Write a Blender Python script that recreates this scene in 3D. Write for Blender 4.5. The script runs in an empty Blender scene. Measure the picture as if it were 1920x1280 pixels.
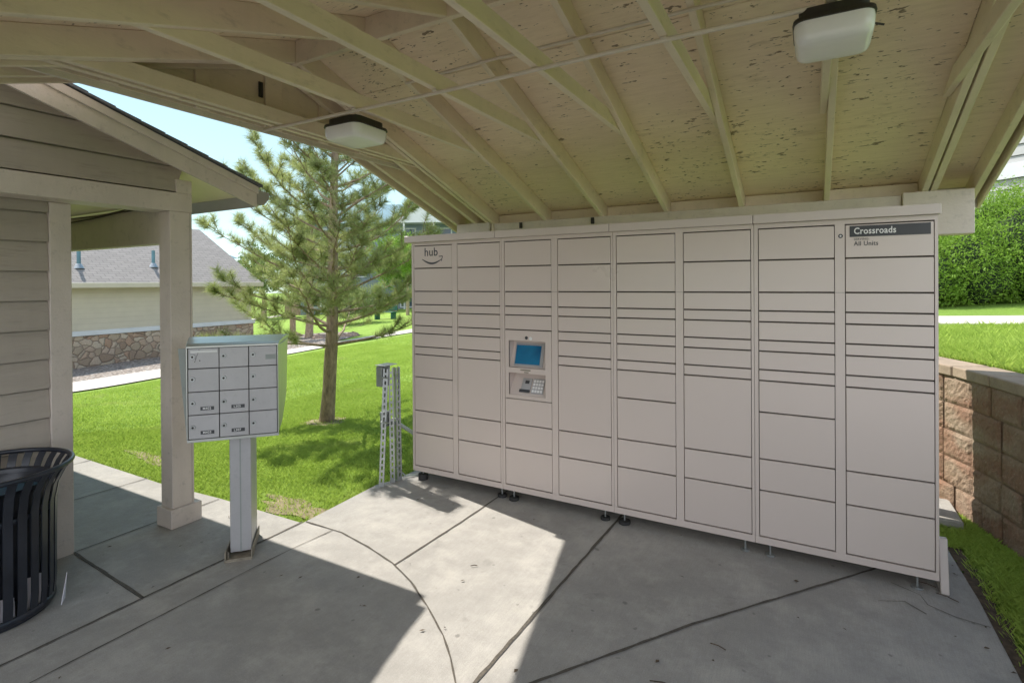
import bpy, bmesh, math, random
import numpy as np
from mathutils import Vector, Matrix
random.seed(7)
RNG = np.random.default_rng(7)
C = bpy.context.scene.collection
S = bpy.context.scene

# ------------------------------------------------------------------ camera
cam = bpy.data.objects.new('camera', bpy.data.cameras.new('camera'))
C.objects.link(cam)
S.camera = cam
cam.data.sensor_width = 36.0
cam.data.lens = 18.74
cam.data.shift_y = -0.0555
cam.data.clip_end = 500
cam.data.clip_start = 0.02
cam.matrix_world = (Matrix.Translation((2.997, -3.5851, 1.6836)) @ Matrix.Rotation(0.5105, 4, 'Z')
                    @ Matrix.Rotation(math.pi/2-0.004, 4, 'X') @ Matrix.Rotation(-0.0068, 4, 'Z'))
# ------------------------------------------------------------------ light
SUN = Vector((-0.761, 0.175, 0.985)).normalized()          # towards the sun
w = bpy.data.worlds.new('World'); S.world = w; w.use_nodes = True
nt = w.node_tree; bg = nt.nodes['Background']
sky = nt.nodes.new('ShaderNodeTexSky'); sky.sky_type = 'NISHITA'; sky.sun_disc = False
sky.sun_elevation = math.asin(SUN.z); sky.sun_rotation = math.atan2(SUN.x, SUN.y)
sky.air_density = 0.85; sky.dust_density = 0.1; sky.ozone_density = 3.6
v1 = nt.nodes.new('ShaderNodeVectorMath'); v1.operation = 'MULTIPLY_ADD'
v1.inputs[1].default_value = (.33, .25, .265); v1.inputs[2].default_value = (1, 1, 1)
v2 = nt.nodes.new('ShaderNodeVectorMath'); v2.operation = 'DIVIDE'      # soft shoulder: keeps the low sky from burning out
nt.links.new(sky.outputs[0], v1.inputs[0]); nt.links.new(sky.outputs[0], v2.inputs[0]); nt.links.new(v1.outputs[0], v2.inputs[1])
# broken bright cloud added over the unseen sky behind the viewer, to fill the shade
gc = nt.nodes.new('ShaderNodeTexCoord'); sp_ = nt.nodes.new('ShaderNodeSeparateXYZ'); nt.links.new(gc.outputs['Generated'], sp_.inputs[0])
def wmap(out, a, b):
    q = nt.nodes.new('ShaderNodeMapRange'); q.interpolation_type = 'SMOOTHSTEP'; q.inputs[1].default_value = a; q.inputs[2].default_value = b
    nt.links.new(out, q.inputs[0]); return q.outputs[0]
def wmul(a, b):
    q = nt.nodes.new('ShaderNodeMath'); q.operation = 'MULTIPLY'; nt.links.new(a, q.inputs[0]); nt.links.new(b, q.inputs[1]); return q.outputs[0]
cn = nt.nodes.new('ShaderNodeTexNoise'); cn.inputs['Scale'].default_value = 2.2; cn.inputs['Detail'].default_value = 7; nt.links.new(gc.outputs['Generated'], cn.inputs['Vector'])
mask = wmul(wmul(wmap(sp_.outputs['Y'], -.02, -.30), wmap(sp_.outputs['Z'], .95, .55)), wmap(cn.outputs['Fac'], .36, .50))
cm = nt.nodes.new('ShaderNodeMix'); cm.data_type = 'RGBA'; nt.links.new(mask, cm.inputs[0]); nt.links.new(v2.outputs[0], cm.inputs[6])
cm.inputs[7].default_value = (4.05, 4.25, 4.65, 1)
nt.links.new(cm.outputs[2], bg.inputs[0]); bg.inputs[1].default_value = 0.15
sd = bpy.data.lights.new('sun', 'SUN'); sd.energy = 2.0; sd.angle = math.radians(0.5); sd.color = (1.0, 0.95, 0.87)
so = bpy.data.objects.new('sun', sd); C.objects.link(so)
so.rotation_euler = SUN.to_track_quat('Z', 'Y').to_euler()
S.view_settings.view_transform = 'Standard'; S.view_settings.look = 'None'
S.view_settings.exposure = 1.80; S.view_settings.gamma = 1.0
S.render.engine = 'CYCLES'
S.cycles.max_bounces = 8; S.cycles.diffuse_bounces = 6; S.cycles.transparent_max_bounces = 8

# ------------------------------------------------------------------ materials
def nodes(name):
    m = bpy.data.materials.new(name); m.use_nodes = True
    n = m.node_tree.nodes; l = m.node_tree.links
    return m, n, l, n['Principled BSDF']
def N(n, t, **k):
    x = n.new(t)
    for a, b in k.items(): setattr(x, a, b)
    return x
def coord(n, l, scale=(1, 1, 1), world=False):
    tc = n.new('ShaderNodeTexCoord'); mp = n.new('ShaderNodeMapping')
    mp.inputs['Scale'].default_value = scale
    if world:
        g = n.new('ShaderNodeNewGeometry'); l.new(g.outputs['Position'], mp.inputs['Vector'])
    else:
        l.new(tc.outputs['Object'], mp.inputs['Vector'])
    return mp.outputs[0]
def noise(n, l, vec, scale, detail=4, rough=.55):
    x = n.new('ShaderNodeTexNoise'); x.inputs['Scale'].default_value = scale
    x.inputs['Detail'].default_value = detail; x.inputs['Roughness'].default_value = rough
    l.new(vec, x.inputs['Vector']); return x.outputs['Fac']
def ramp(n, l, fac, stops):
    r = n.new('ShaderNodeValToRGB'); e = r.color_ramp.elements
    while len(e) < len(stops): e.new(.5)
    for i, (p, c) in enumerate(stops):
        e[i].position = p; e[i].color = tuple(c)+(1,) if len(c) == 3 else c
    l.new(fac, r.inputs[0]); return r.outputs[0]
def mix(n, l, fac, a, b, mode='MIX'):
    x = n.new('ShaderNodeMix'); x.data_type = 'RGBA'; x.blend_type = mode
    for s, v in ((x.inputs[0], fac), (x.inputs[6], a), (x.inputs[7], b)):
        if isinstance(v, (int, float)): s.default_value = v
        elif isinstance(v, tuple): s.default_value = tuple(v)+(1,) if len(v) == 3 else v
        else: l.new(v, s)
    return x.outputs[2]
def bump(n, l, p, h, strength, dist=.01):
    b = n.new('ShaderNodeBump'); b.inputs['Strength'].default_value = strength
    b.inputs['Distance'].default_value = dist
    l.new(h, b.inputs['Height']); l.new(b.outputs[0], p.inputs['Normal'])
def sc(c, k): return tuple(min(1, v*k) for v in c)

def simple(name, c, rough=.6, amt=.12, scale=3.0, stretch=(1, 1, 1), metallic=0, bs=0.0, bscale=60, spec=.5, world=True, dirt=0.0):
    m, n, l, p = nodes(name)
    v = coord(n, l, stretch, world)
    f = noise(n, l, v, scale, 6, .6)
    col = ramp(n, l, f, [(.3, sc(c, 1-amt)), (.7, sc(c, 1+amt))])
    oi = n.new('ShaderNodeObjectInfo')
    ov = ramp(n, l, oi.outputs['Random'], [(0, (.965,)*3), (1, (1.0,)*3)])
    col = mix(n, l, 1.0, col, ov, 'MULTIPLY')
    if dirt:
        f3 = noise(n, l, coord(n, l, (1, 1, .12), True), 9, 6, .6)
        col = mix(n, l, ramp(n, l, f3, [(.5, (0,)*3), (.8, (dirt*.6,)*3)]), col, sc(c, .62))
        f2 = noise(n, l, v, scale*7, 8, .7)
        d = ramp(n, l, f2, [(.56, (0, 0, 0)), (.72, (dirt,)*3)])
        col = mix(n, l, d, col, sc(c, .35))
    l.new(col, p.inputs['Base Color'])
    rr = n.new('ShaderNodeMapRange'); rr.inputs[3].default_value = max(0, rough-.08); rr.inputs[4].default_value = min(1, rough+.08)
    l.new(f, rr.inputs[0]); l.new(rr.outputs[0], p.inputs['Roughness'])
    p.inputs['Metallic'].default_value = metallic
    p.inputs['Specular IOR Level'].default_value = spec
    if bs:
        bump(n, l, p, noise(n, l, v, bscale, 3), bs, .004)
    return m
M = {}
M['trim'] = simple('painted_trim', (.63, .555, .49), .55, .09, 2.5, bs=.5, bscale=70, dirt=.4)
M['lumber'] = simple('painted_lumber', (.76, .65, .52), .6, .10, 3, (1, .35, 1), bs=.4, bscale=70, dirt=.35)
M['siding'] = simple('painted_siding', (.42, .365, .31), .6, .10, 4, (1, .12, 1), bs=.8, bscale=70, dirt=.35)
M['locker'] = simple('locker_paint', (.665, .575, .525), .30, .012, .9, bs=.05, bscale=5.5, spec=.6)
M['lockercap'] = simple('locker_cover_paint', (.62, .545, .50), .36, .03, 1.2, bs=.08, bscale=260)
M['dark'] = simple('dark_gap', (.03, .027, .024), .8, .1)
M['gap_shade'] = simple('brown_gap_shade', (.085, .07, .058), .8, .1)  # dark brown standing in for the shade inside the door gaps
M['soffit'] = simple('cream_soffit', (.84, .76, .56), .6, .06, 3)
M['ink'] = simple('grey_ink', (.055, .058, .065), .5, .05)
M['plate'] = simple('sign_plate', (.05, .052, .058), .35, .06)
M['white'] = simple('white_letter', (.78, .78, .76), .5, .03)
M['rubber'] = simple('black_rubber', (.03, .03, .03), .7, .2, 30, bs=.3)
M['steel'] = simple('galvanised_steel', (.42, .44, .44), .42, .18, 14, metallic=.75, bs=.1, dirt=.2)
M['greybox'] = simple('grey_enclosure', (.30, .33, .31), .5, .08, 5, dirt=.2)
M['hose'] = simple('grey_conduit_sleeve', (.33, .38, .34), .45, .08, 20)
M['mail'] = simple('mailbox_paint', (.44, .435, .44), .38, .06, 5, metallic=.15, bs=.08, bscale=200, dirt=.18)
M['mailside'] = simple('mailbox_aluminium', (.52, .54, .52), .3, .06, 5, metallic=.55, dirt=.2)
M['rust'] = simple('rusty_steel', (.27, .235, .18), .7, .35, 22, bs=.5, dirt=.4)
M['black'] = simple('black_powder_coat', (.022, .025, .034), .32, .3, 9, bs=.06, bscale=200)
M['liner'] = simple('blue_grey_liner', (.05, .11, .16), .4, .15, 9)
M['paper'] = simple('white_paper', (.75, .72, .78), .7, .05)
M['lampbase'] = simple('bronze_lamp_base', (.025, .022, .016), .45, .2, 30)
M['conduit'] = simple('painted_conduit', (.66, .58, .50), .5, .08, 9, dirt=.15)
M['gutter'] = simple('gutter_paint', (.34, .32, .29), .45, .05, 6)
M['bark'] = None

# diffuser
m, n, l, p = nodes('milky_diffuser'); p.inputs['Base Color'].default_value = (.66, .67, .66, 1)
p.inputs['Roughness'].default_value = .22; p.inputs['Subsurface Weight'].default_value = .25
p.inputs['Subsurface Radius'].default_value = (.05, .05, .05)
f = noise(n, l, coord(n, l, world=True), 8); l.new(ramp(n, l, f, [(.3, (.82, .81, .82)), (.7, (.88, .87, .86))]), p.inputs['Base Color']); M['diffuser'] = m
# screen : lit
m, n, l, p = nodes('lit_screen'); v = coord(n, l, world=True)
f = noise(n, l, v, 5, 2); cc = ramp(n, l, f, [(.35, (.001, .045, .11)), (.65, (.003, .10, .19))])
l.new(cc, p.inputs['Base Color']); p.inputs['Roughness'].default_value = .12
l.new(cc, p.inputs['Emission Color']); p.inputs['Emission Strength'].default_value = .12; M['screen'] = m

def roofdeck():
    m, n, l, p = nodes('painted_plywood_deck')
    v = coord(n, l, (1, 1, 1), True)
    base = ramp(n, l, noise(n, l, v, 1.3, 6, .6), [(.28, (.78, .64, .48)), (.72, (.90, .76, .58))])
    g = ramp(n, l, noise(n, l, coord(n, l, (.12, 1, 1), True), 38, 6, .72), [(.40, (0, 0, 0)), (.72, (.32,)*3)])
    col = mix(n, l, g, base, (.52, .40, .27))
    area = noise(n, l, v, 1.7, 3)
    def specks(st, scale, lo, hi, amt, c, k):
        nonlocal col
        s1 = noise(n, l, coord(n, l, st, True), scale, 3, .55)
        add = N(n, 'ShaderNodeMath', operation='MULTIPLY_ADD'); add.inputs[1].default_value = k
        l.new(area, add.inputs[0]); l.new(s1, add.inputs[2])
        f = ramp(n, l, add.outputs[0], [(lo, (0, 0, 0)), (hi, (amt,)*3)])
        col = mix(n, l, f, col, c); return f
    specks((.32, 1, 1), 9.5, .79, .90, .4, (.36, .26, .16), .28)
    fa = specks((.42, 1.0, 1.0), 24, .79, .82, .8, (.12, .08, .045), .25)
    fb = specks((.55, 1.3, 1.3), 38, .795, .82, .85, (.10, .065, .035), .25)
    fc = specks((.16, 1.2, 1.2), 52, .80, .83, .7, (.16, .105, .06), .25)
    l.new(col, p.inputs['Base Color']); p.inputs['Roughness'].default_value = .7
    bump(n, l, p, noise(n, l, coord(n, l, (.15, 1, 1), True), 60, 6, .75), .7, .006)
    return m
M['deck'] = roofdeck()

def concrete(name, c, k=1.0):
    m, n, l, p = nodes(name); v = coord(n, l, world=True)
    a = noise(n, l, v, .8, 9, .66); col = ramp(n, l, a, [(.30, sc(c, .74)), (.5, sc(c, 1.0)), (.68, sc(c, 1.18))])
    b = noise(n, l, v, 7, 10, .78); col = mix(n, l, ramp(n, l, b, [(.38, (.0,)*3), (.72, (.75*k,)*3)]), col, sc(c, .68))
    b2 = noise(n, l, v, 3.2, 8, .7); col = mix(n, l, ramp(n, l, b2, [(.50, (.0,)*3), (.66, (.55*k,)*3)]), col, (c[0]*1.28, c[1]*1.27, c[2]*1.24))
    bro = noise(n, l, coord(n, l, (1, .06, 1), True), 150, 3, .6); col = mix(n, l, ramp(n, l, bro, [(.4, (.22,)*3), (.6, (0,)*3)]), col, sc(c, .7))
    g = noise(n, l, v, 190, 4, .7); col = mix(n, l, ramp(n, l, g, [(.3, (.45,)*3), (.5, (0,)*3)]), col, sc(c, .5))
    g2 = noise(n, l, v, 260, 2, .5); col = mix(n, l, ramp(n, l, g2, [(.60, (0,)*3), (.72, (.5,)*3)]), col, sc(c, 1.55))
    st = noise(n, l, v, 4.3, 5, .6); col = mix(n, l, ramp(n, l, st, [(.63, (0,)*3), (.72, (.5*k,)*3)]), col, sc(c, .55))
    for sc_v, r0_, r1_, am in ((3.1, .03, .05, .6), (7.3, .05, .075, .5), (1.7, .018, .03, .65)):
        vo = N(n, 'ShaderNodeTexVoronoi'); vo.inputs['Scale'].default_value = sc_v
        wn = N(n, 'ShaderNodeVectorMath', operation='MULTIPLY_ADD'); nz = n.new('ShaderNodeTexNoise'); nz.inputs['Scale'].default_value = 14
        l.new(v, nz.inputs['Vector']); l.new(nz.outputs['Color'], wn.inputs[0]); wn.inputs[1].default_value = (.05,)*3; l.new(v, wn.inputs[2]); l.new(wn.outputs[0], vo.inputs['Vector'])
        col = mix(n, l, ramp(n, l, vo.outputs['Distance'], [(r0_, (am*k,)*3), (r1_, (0,)*3)]), col, sc(c, .33))
    l.new(col, p.inputs['Base Color']); p.inputs['Roughness'].default_value = .8
    ad = N(n, 'ShaderNodeMath', operation='ADD'); l.new(g, ad.inputs[0]); l.new(b, ad.inputs[1])
    ad2 = N(n, 'ShaderNodeMath', operation='ADD'); l.new(ad.outputs[0], ad2.inputs[0]); l.new(bro, ad2.inputs[1])
    bump(n, l, p, ad2.outputs[0], .5, .003)
    return m
M['concrete'] = concrete('patio_concrete', (.38, .36, .33))
M['walk'] = concrete('path_concrete', (.55, .50, .44), .3)
M['joint'] = simple('dirty_joint', (.095, .082, .066), .95, .4, 60, bs=.5)

def grassmat(name, a, b, dry, blades):
    m, n, l, p = nodes(name); v = coord(n, l, world=True)
    f = noise(n, l, v, 1.1 if not blades else 1.4, 4)
    f2 = noise(n, l, v, 40, 3)
    c1 = ramp(n, l, f, [(.3, a), (.7, b)])
    c1 = mix(n, l, ramp(n, l, f2, [(.35, (0,)*3), (.75, (.55,)*3)]), c1, sc(b, 1.35))
    d = noise(n, l, v, .55, 5, .6)
    c1 = mix(n, l, ramp(n, l, d, [(.60, (0,)*3), (.78, (.55,)*3)]), c1, dry)
    l.new(c1, p.inputs['Base Color']); p.inputs['Roughness'].default_value = .75 if blades else .95
    p.inputs['Specular IOR Level'].default_value = .15
    if blades:
        tr = n.new('ShaderNodeBsdfTranslucent'); l.new(c1, tr.inputs[0])
        mx = n.new('ShaderNodeMixShader'); mx.inputs[0].default_value = .4
        l.new(p.outputs[0], mx.inputs[1]); l.new(tr.outputs[0], mx.inputs[2])
        l.new(mx.outputs[0], n['Material Output'].inputs[0])
    else:
        bump(n, l, p, noise(n, l, v, 55, 6, .7), 1.0, .03)
    return m
M['lawn'] = grassmat('lawn_turf', (.18, .29, .045), (.27, .39, .075), (.42, .37, .19), False)
M['blade'] = grassmat('grass_blades', (.29, .41, .06), (.43, .55, .12), (.56, .52, .28), True)
M['bank'] = grassmat('bank_turf', (.14, .24, .04), (.22, .34, .06), (.3, .3, .12), False)

def leafmat(name, a, b, tr_amt=.35):
    m, n, l, p = nodes(name); v = coord(n, l, world=True)
    f = noise(n, l, v, 3.2, 4); f2 = noise(n, l, v, 35, 2)
    c = ramp(n, l, f, [(.3, a), (.7, b)])
    c = mix(n, l, ramp(n, l, f2, [(.35, (0,)*3), (.7, (.5,)*3)]), c, sc(b, 1.5))
    l.new(c, p.inputs['Base Color']); p.inputs['Roughness'].default_value = .5
    p.inputs['Specular IOR Level'].default_value = .3
    t = n.new('ShaderNodeBsdfTranslucent'); l.new(c, t.inputs[0])
    mx = n.new('ShaderNodeMixShader'); mx.inputs[0].default_value = tr_amt
    l.new(p.outputs[0], mx.inputs[1]); l.new(t.outputs[0], mx.inputs[2]); l.new(mx.outputs[0], n['Material Output'].inputs[0])
    return m
M['needle'] = leafmat('pine_needles', (.20, .25, .085), (.40, .44, .17), .5)
M['leaf'] = leafmat('hedge_leaves', (.09, .20, .02), (.24, .38, .05), .45)
M['leafpale'] = leafmat('pale_shrub_leaves', (.16, .2, .09), (.26, .3, .15), .3)
M['leaffar'] = leafmat('far_tree_leaves', (.06, .12, .03), (.12, .2, .05), .35)
M['bark'] = simple('pine_bark', (.36, .27, .19), .9, .5, 26, (1, 1, .35), bs=1.0, bscale=40, dirt=.6)
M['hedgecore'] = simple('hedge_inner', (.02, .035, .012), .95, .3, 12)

def shingle(name, c, yscale=1.0):
    m, n, l, p = nodes(name)
    tc = n.new('ShaderNodeNewGeometry'); se = n.new('ShaderNodeSeparateXYZ'); cb = n.new('ShaderNodeCombineXYZ')
    l.new(tc.outputs['Position'], se.inputs[0]); l.new(se.outputs['Y'], cb.inputs[0])
    mu = N(n, 'ShaderNodeMath', operation='MULTIPLY'); mu.inputs[1].default_value = 2.0*yscale
    l.new(se.outputs['Z'], mu.inputs[0]); l.new(mu.outputs[0], cb.inputs[1])
    br = n.new('ShaderNodeTexBrick'); l.new(cb.outputs[0], br.inputs[0])
    br.inputs['Color1'].default_value = sc(c, .82)+(1,); br.inputs['Color2'].default_value = sc(c, 1.18)+(1,)
    br.inputs['Mortar'].default_value = sc(c, .35)+(1,); br.inputs['Scale'].default_value = 1.0
    br.inputs['Brick Width'].default_value = .3; br.inputs['Row Height'].default_value = .145; br.inputs['Mortar Size'].default_value = .012
    br.inputs['Bias'].default_value = .1
    f = noise(n, l, tc.outputs['Position'], 2, 5); f3 = noise(n, l, tc.outputs['Position'], 90, 3)
    col = mix(n, l, .5, br.outputs[0], ramp(n, l, f3, [(.3, sc(c, .7)), (.7, sc(c, 1.3))]))
    l.new(col, p.inputs['Base Color']); p.inputs['Roughness'].default_value = .95
    bump(n, l, p, br.outputs['Fac'], .4, .01)
    return m
M['shingle'] = shingle('asphalt_shingles', (.235, .215, .20))
M['shingledark'] = simple('shingle_edge', (.13, .135, .145), .9, .3, 30, bs=.6)

def stone():
    m, n, l, p = nodes('stone_veneer')
    tc = n.new('ShaderNodeNewGeometry'); mp = n.new('ShaderNodeMapping'); mp.inputs['Scale'].default_value = (.3, 1, 1.25)
    wv = n.new('ShaderNodeTexNoise'); wv.inputs['Scale'].default_value = 3
    l.new(tc.outputs['Position'], wv.inputs['Vector'])
    vm = N(n, 'ShaderNodeVectorMath', operation='MULTIPLY_ADD'); vm.inputs[1].default_value = (.25, .25, .25)
    l.new(wv.outputs['Color'], vm.inputs[0]); l.new(tc.outputs['Position'], vm.inputs[2]); l.new(vm.outputs[0], mp.inputs[0])
    a = N(n, 'ShaderNodeTexVoronoi', feature='F1'); b = N(n, 'ShaderNodeTexVoronoi', feature='DISTANCE_TO_EDGE')
    for x in (a, b): x.inputs['Scale'].default_value = 4.3; x.inputs['Randomness'].default_value = 1; l.new(mp.outputs[0], x.inputs['Vector'])
    se = n.new('ShaderNodeSeparateColor'); l.new(a.outputs['Color'], se.inputs[0])
    col = ramp(n, l, se.outputs[0], [(0, (.28, .19, .13)), (.3, (.44, .35, .25)), (.6, (.56, .46, .35)), (.85, (.42, .27, .18)), (1, (.52, .43, .34))])
    col = mix(n, l, ramp(n, l, noise(n, l, tc.outputs['Position'], 30, 5), [(.3, (0,)*3), (.7, (.4,)*3)]), col, (.16, .12, .09))
    col = mix(n, l, ramp(n, l, b.outputs['Distance'], [(.012, (.9,)*3), (.045, (0,)*3)]), col, (.20, .15, .11))
    l.new(col, p.inputs['Base Color']); p.inputs['Roughness'].default_value = .9
    bump(n, l, p, ramp(n, l, b.outputs['Distance'], [(0, (0,)*3), (.12, (1,)*3)]), .8, .03)
    return m
M['stone'] = stone()
def blockmat():
    m, n, l, p = nodes('split_face_block'); v = coord(n, l, world=True)
    col = ramp(n, l, noise(n, l, v, 2.6, 5, .6), [(.28, (.29, .17, .11)), (.5, (.39, .27, .19)), (.72, (.45, .35, .26))])
    big = noise(n, l, coord(n, l, (1, 1, 1.6), True), 3.4, 1, .3)
    col = mix(n, l, ramp(n, l, big, [(.42, (.75,)*3), (.58, (0,)*3)]), col, (.33, .165, .105))
    col = mix(n, l, ramp(n, l, noise(n, l, v, 38, 6, .7), [(.35, (0,)*3), (.7, (.6,)*3)]), col, (.20, .135, .085))
    col = mix(n, l, ramp(n, l, noise(n, l, v, 75, 3, .6), [(.6, (0,)*3), (.72, (.5,)*3)]), col, (.55, .47, .37))
    l.new(col, p.inputs['Base Color']); p.inputs['Roughness'].default_value = .95
    bump(n, l, p, noise(n, l, v, 48, 7, .7), 1.0, .02)
    return m
M['block'] = blockmat()
M['cap'] = simple('wall_cap_stone', (.34, .26, .19), .95, .22, 6, bs=1.0, bscale=70, dirt=.4)
M['gravel'] = None
m, n, l, p = nodes('river_gravel'); v = coord(n, l, world=True)
vo = N(n, 'ShaderNodeTexVoronoi'); vo.inputs['Scale'].default_value = 17; l.new(v, vo.inputs['Vector'])
se = n.new('ShaderNodeSeparateColor'); l.new(vo.outputs['Color'], se.inputs[0])
cg = ramp(n, l, se.outputs[0], [(0, (.16, .12, .10)), (.5, (.42, .34, .28)), (1, (.5, .46, .42))])
cg = mix(n, l, ramp(n, l, vo.outputs['Distance'], [(.35, (0,)*3), (.7, (.8,)*3)]), cg, (.07, .06, .05))
l.new(cg, p.inputs['Base Color']); p.inputs['Roughness'].default_value = .9
bump(n, l, p, vo.outputs['Distance'], 1, -.04); M['gravel'] = m
M['mulch'] = simple('bare_soil', (.10, .07, .045), .95, .5, 30, bs=1, dirt=.5)
M['housewall'] = simple('house_siding', (.54, .485, .38), .7, .05, 3, bs=.1)
M['aptwall'] = simple('apartment_siding', (.20, .24, .30), .7, .1, 1, bs=.1)
M['apttrim'] = simple('apartment_trim', (.62, .63, .64), .6, .05, 3)
M['glass'] = simple('window_glass', (.05, .08, .11), .08, .3, .6)
M['whitewall'] = simple('white_siding', (.36, .355, .35), .6, .05, 2, bs=.1)
M['teal'] = simple('weathered_green_metal', (.02, .12, .09), .5, .2)
M['slate'] = simple('slate_roof', (.10, .20, .24), .8, .2, 4)
M['greycloth'] = simple('grey_cover', (.06, .065, .085), .7, .3, 4)
M['boulder'] = simple('boulder', (.30, .22, .17), .9, .3, 9, bs=1, bscale=30)
M['wire'] = simple('brown_cable', (.07, .05, .03), .6, .2)

# ------------------------------------------------------------------ helpers
def link(o): C.objects.link(o); return o
class MB:
    def __init__(s): s.v = []; s.f = []; s.smooth = False
    def add(s, vs, fs):
        k = len(s.v); s.v += [tuple(map(float, a)) for a in vs]; s.f += [tuple(k+i for i in a) for a in fs]; return s
    def box(s, x0, x1, y0, y1, z0, z1):
        vs = [(x0, y0, z0), (x1, y0, z0), (x1, y1, z0), (x0, y1, z0), (x0, y0, z1), (x1, y0, z1), (x1, y1, z1), (x0, y1, z1)]
        return s.add(vs, [(0, 3, 2, 1), (4, 5, 6, 7), (0, 1, 5, 4), (1, 2, 6, 5), (2, 3, 7, 6), (3, 0, 4, 7)])
    def prism(s, pts, axis, a, b):
        # pts: list of 2-D points (ccw looking down the axis), axis index extruded a..b
        def P(q, t):
            r = [q[0], q[1]]; r.insert(axis, t); return tuple(r)
        n = len(pts); vs = [P(q, a) for q in pts]+[P(q, b) for q in pts]
        fs = [tuple(range(n))[::-1], tuple(range(n, 2*n))]+[(i, (i+1) % n, n+(i+1) % n, n+i) for i in range(n)]
        return s.add(vs, fs)
    def tube(s, path, r, seg=10, caps=True):
        path = [Vector(p) for p in path]; rs = r if isinstance(r, (list, tuple)) else [r]*len(path)
        k = len(s.v); up = None
        for i, p in enumerate(path):
            d = (path[min(i+1, len(path)-1)]-path[max(i-1, 0)]).normalized()
            if up is None: up = d.orthogonal().normalized()
            a = (up-d*up.dot(d)).normalized(); up = a; b = d.cross(a)
            for j in range(seg):
                t = 2*math.pi*j/seg; q = p+(a*math.cos(t)+b*math.sin(t))*rs[i]; s.v.append(tuple(q))
        for i in range(len(path)-1):
            for j in range(seg):
                s.f.append((k+i*seg+j, k+i*seg+(j+1) % seg, k+(i+1)*seg+(j+1) % seg, k+(i+1)*seg+j))
        if caps:
            s.f.append(tuple(k+j for j in range(seg))[::-1]); s.f.append(tuple(k+(len(path)-1)*seg+j for j in range(seg)))
        return s
    def disc(s, c, n_, r, h, seg=20):
        n_ = Vector(n_).normalized(); c = Vector(c); return s.tube([c, c+n_*h], r, seg)
    def xf(s, M4): s.v = [tuple(M4 @ Vector(q)) for q in s.v]; return s
    def build(s, name, mat, parent=None, bevel=0.0, smooth=False, bseg=1, angle=40):
        me = bpy.data.meshes.new(name)
        vs = s.v
        if parent is not None:
            T = world_of(parent).inverted(); vs = [tuple(T @ Vector(q)) for q in vs]
        me.from_pydata(vs, [], s.f)
        bm = bmesh.new(); bm.from_mesh(me)
        bmesh.ops.recalc_face_normals(bm, faces=bm.faces)
        if bevel:
            es = [e for e in bm.edges if len(e.link_faces) == 2 and e.calc_face_angle(0) > math.radians(30)]
            bmesh.ops.bevel(bm, geom=es, offset=bevel, segments=bseg, affect='EDGES', clamp_overlap=True)
        bm.to_mesh(me); bm.free()
        if smooth:
            for p_ in me.polygons: p_.use_smooth = True
            me.set_sharp_from_angle(angle=math.radians(angle))
        me.materials.append(mat)
        o = link(bpy.data.objects.new(name, me))
        if parent is not None: o.parent = parent
        return o
WM = {}
def world_of(o): return WM.get(o.name, Matrix.Identity(4))
def thing(name, label, cat, loc=(0, 0, 0), rz=0, group=None):
    o = link(bpy.data.objects.new(name, None)); o.location = loc; o.rotation_euler = (0, 0, rz)
    o.empty_display_size = .1
    WM[o.name] = Matrix.Translation(loc) @ Matrix.Rotation(rz, 4, 'Z')
    o['label'] = label; o['category'] = cat
    if group: o['group'] = group
    return o
def tag(o, label, cat, group=None):
    o['label'] = label; o['category'] = cat
    if group: o['group'] = group
    return o
def sub(o, parent):          # o was built under 'grand' parent world; used for sub-parts
    WM[o.name] = world_of(parent); return o
def part(mb, name, mat, parent, **k):
    o = mb.build(name, mat, parent, **k); WM[o.name] = world_of(parent); return o
def text(s, size, name, mat, parent, origin, right, up, depth=.0015, bold=0.0, align='LEFT', xs=1.0):
    cu = bpy.data.curves.new('t', 'FONT'); cu.body = s; cu.size = size; cu.extrude = depth; cu.offset = bold
    cu.align_x = align; cu.resolution_u = 3; cu.space_character = 1.05
    ob = bpy.data.objects.new('t', cu); C.objects.link(ob)
    dg = bpy.context.evaluated_depsgraph_get(); me = bpy.data.meshes.new_from_object(ob.evaluated_get(dg))
    bpy.data.objects.remove(ob); bpy.data.curves.remove(cu)
    r = Vector(right).normalized(); u = Vector(up).normalized(); n_ = r.cross(u)
    T = world_of(parent).inverted()
    me.transform(Matrix.Scale(xs, 4, (1, 0, 0)))
    Mx = Matrix((r, u, n_)).transposed().to_4x4(); Mx.translation = Vector(origin)
    me.transform(T @ Mx); me.materials.clear(); me.materials.append(mat); me.name = name
    o = link(bpy.data.objects.new(name, me)); o.parent = parent; WM[o.name] = world_of(parent); return o
def struct(o): o['kind'] = 'structure'; return o
def quickmesh(name, V, F, mat, parent=None):
    """V (n,3) float array, F (m,k) int array"""
    me = bpy.data.meshes.new(name); V = np.asarray(V, dtype=np.float32); F = np.asarray(F, dtype=np.int32)
    if parent is not None:
        T = np.array(world_of(parent).inverted()); V = V @ T[:3, :3].T + T[:3, 3]
    me.vertices.add(len(V)); me.vertices.foreach_set('co', V.astype(np.float32).ravel())
    k = F.shape[1]; me.loops.add(F.size); me.loops.foreach_set('vertex_index', F.ravel())
    me.polygons.add(len(F)); me.polygons.foreach_set('loop_start', np.arange(0, F.size, k, dtype=np.int32))
    me.polygons.foreach_set('loop_total', np.full(len(F), k, dtype=np.int32))
    me.update(calc_edges=True); me.validate(); me.materials.append(mat)
    o = link(bpy.data.objects.new(name, me))
    if parent is not None: o.parent = parent; WM[o.name] = world_of(parent)
    return o

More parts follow.
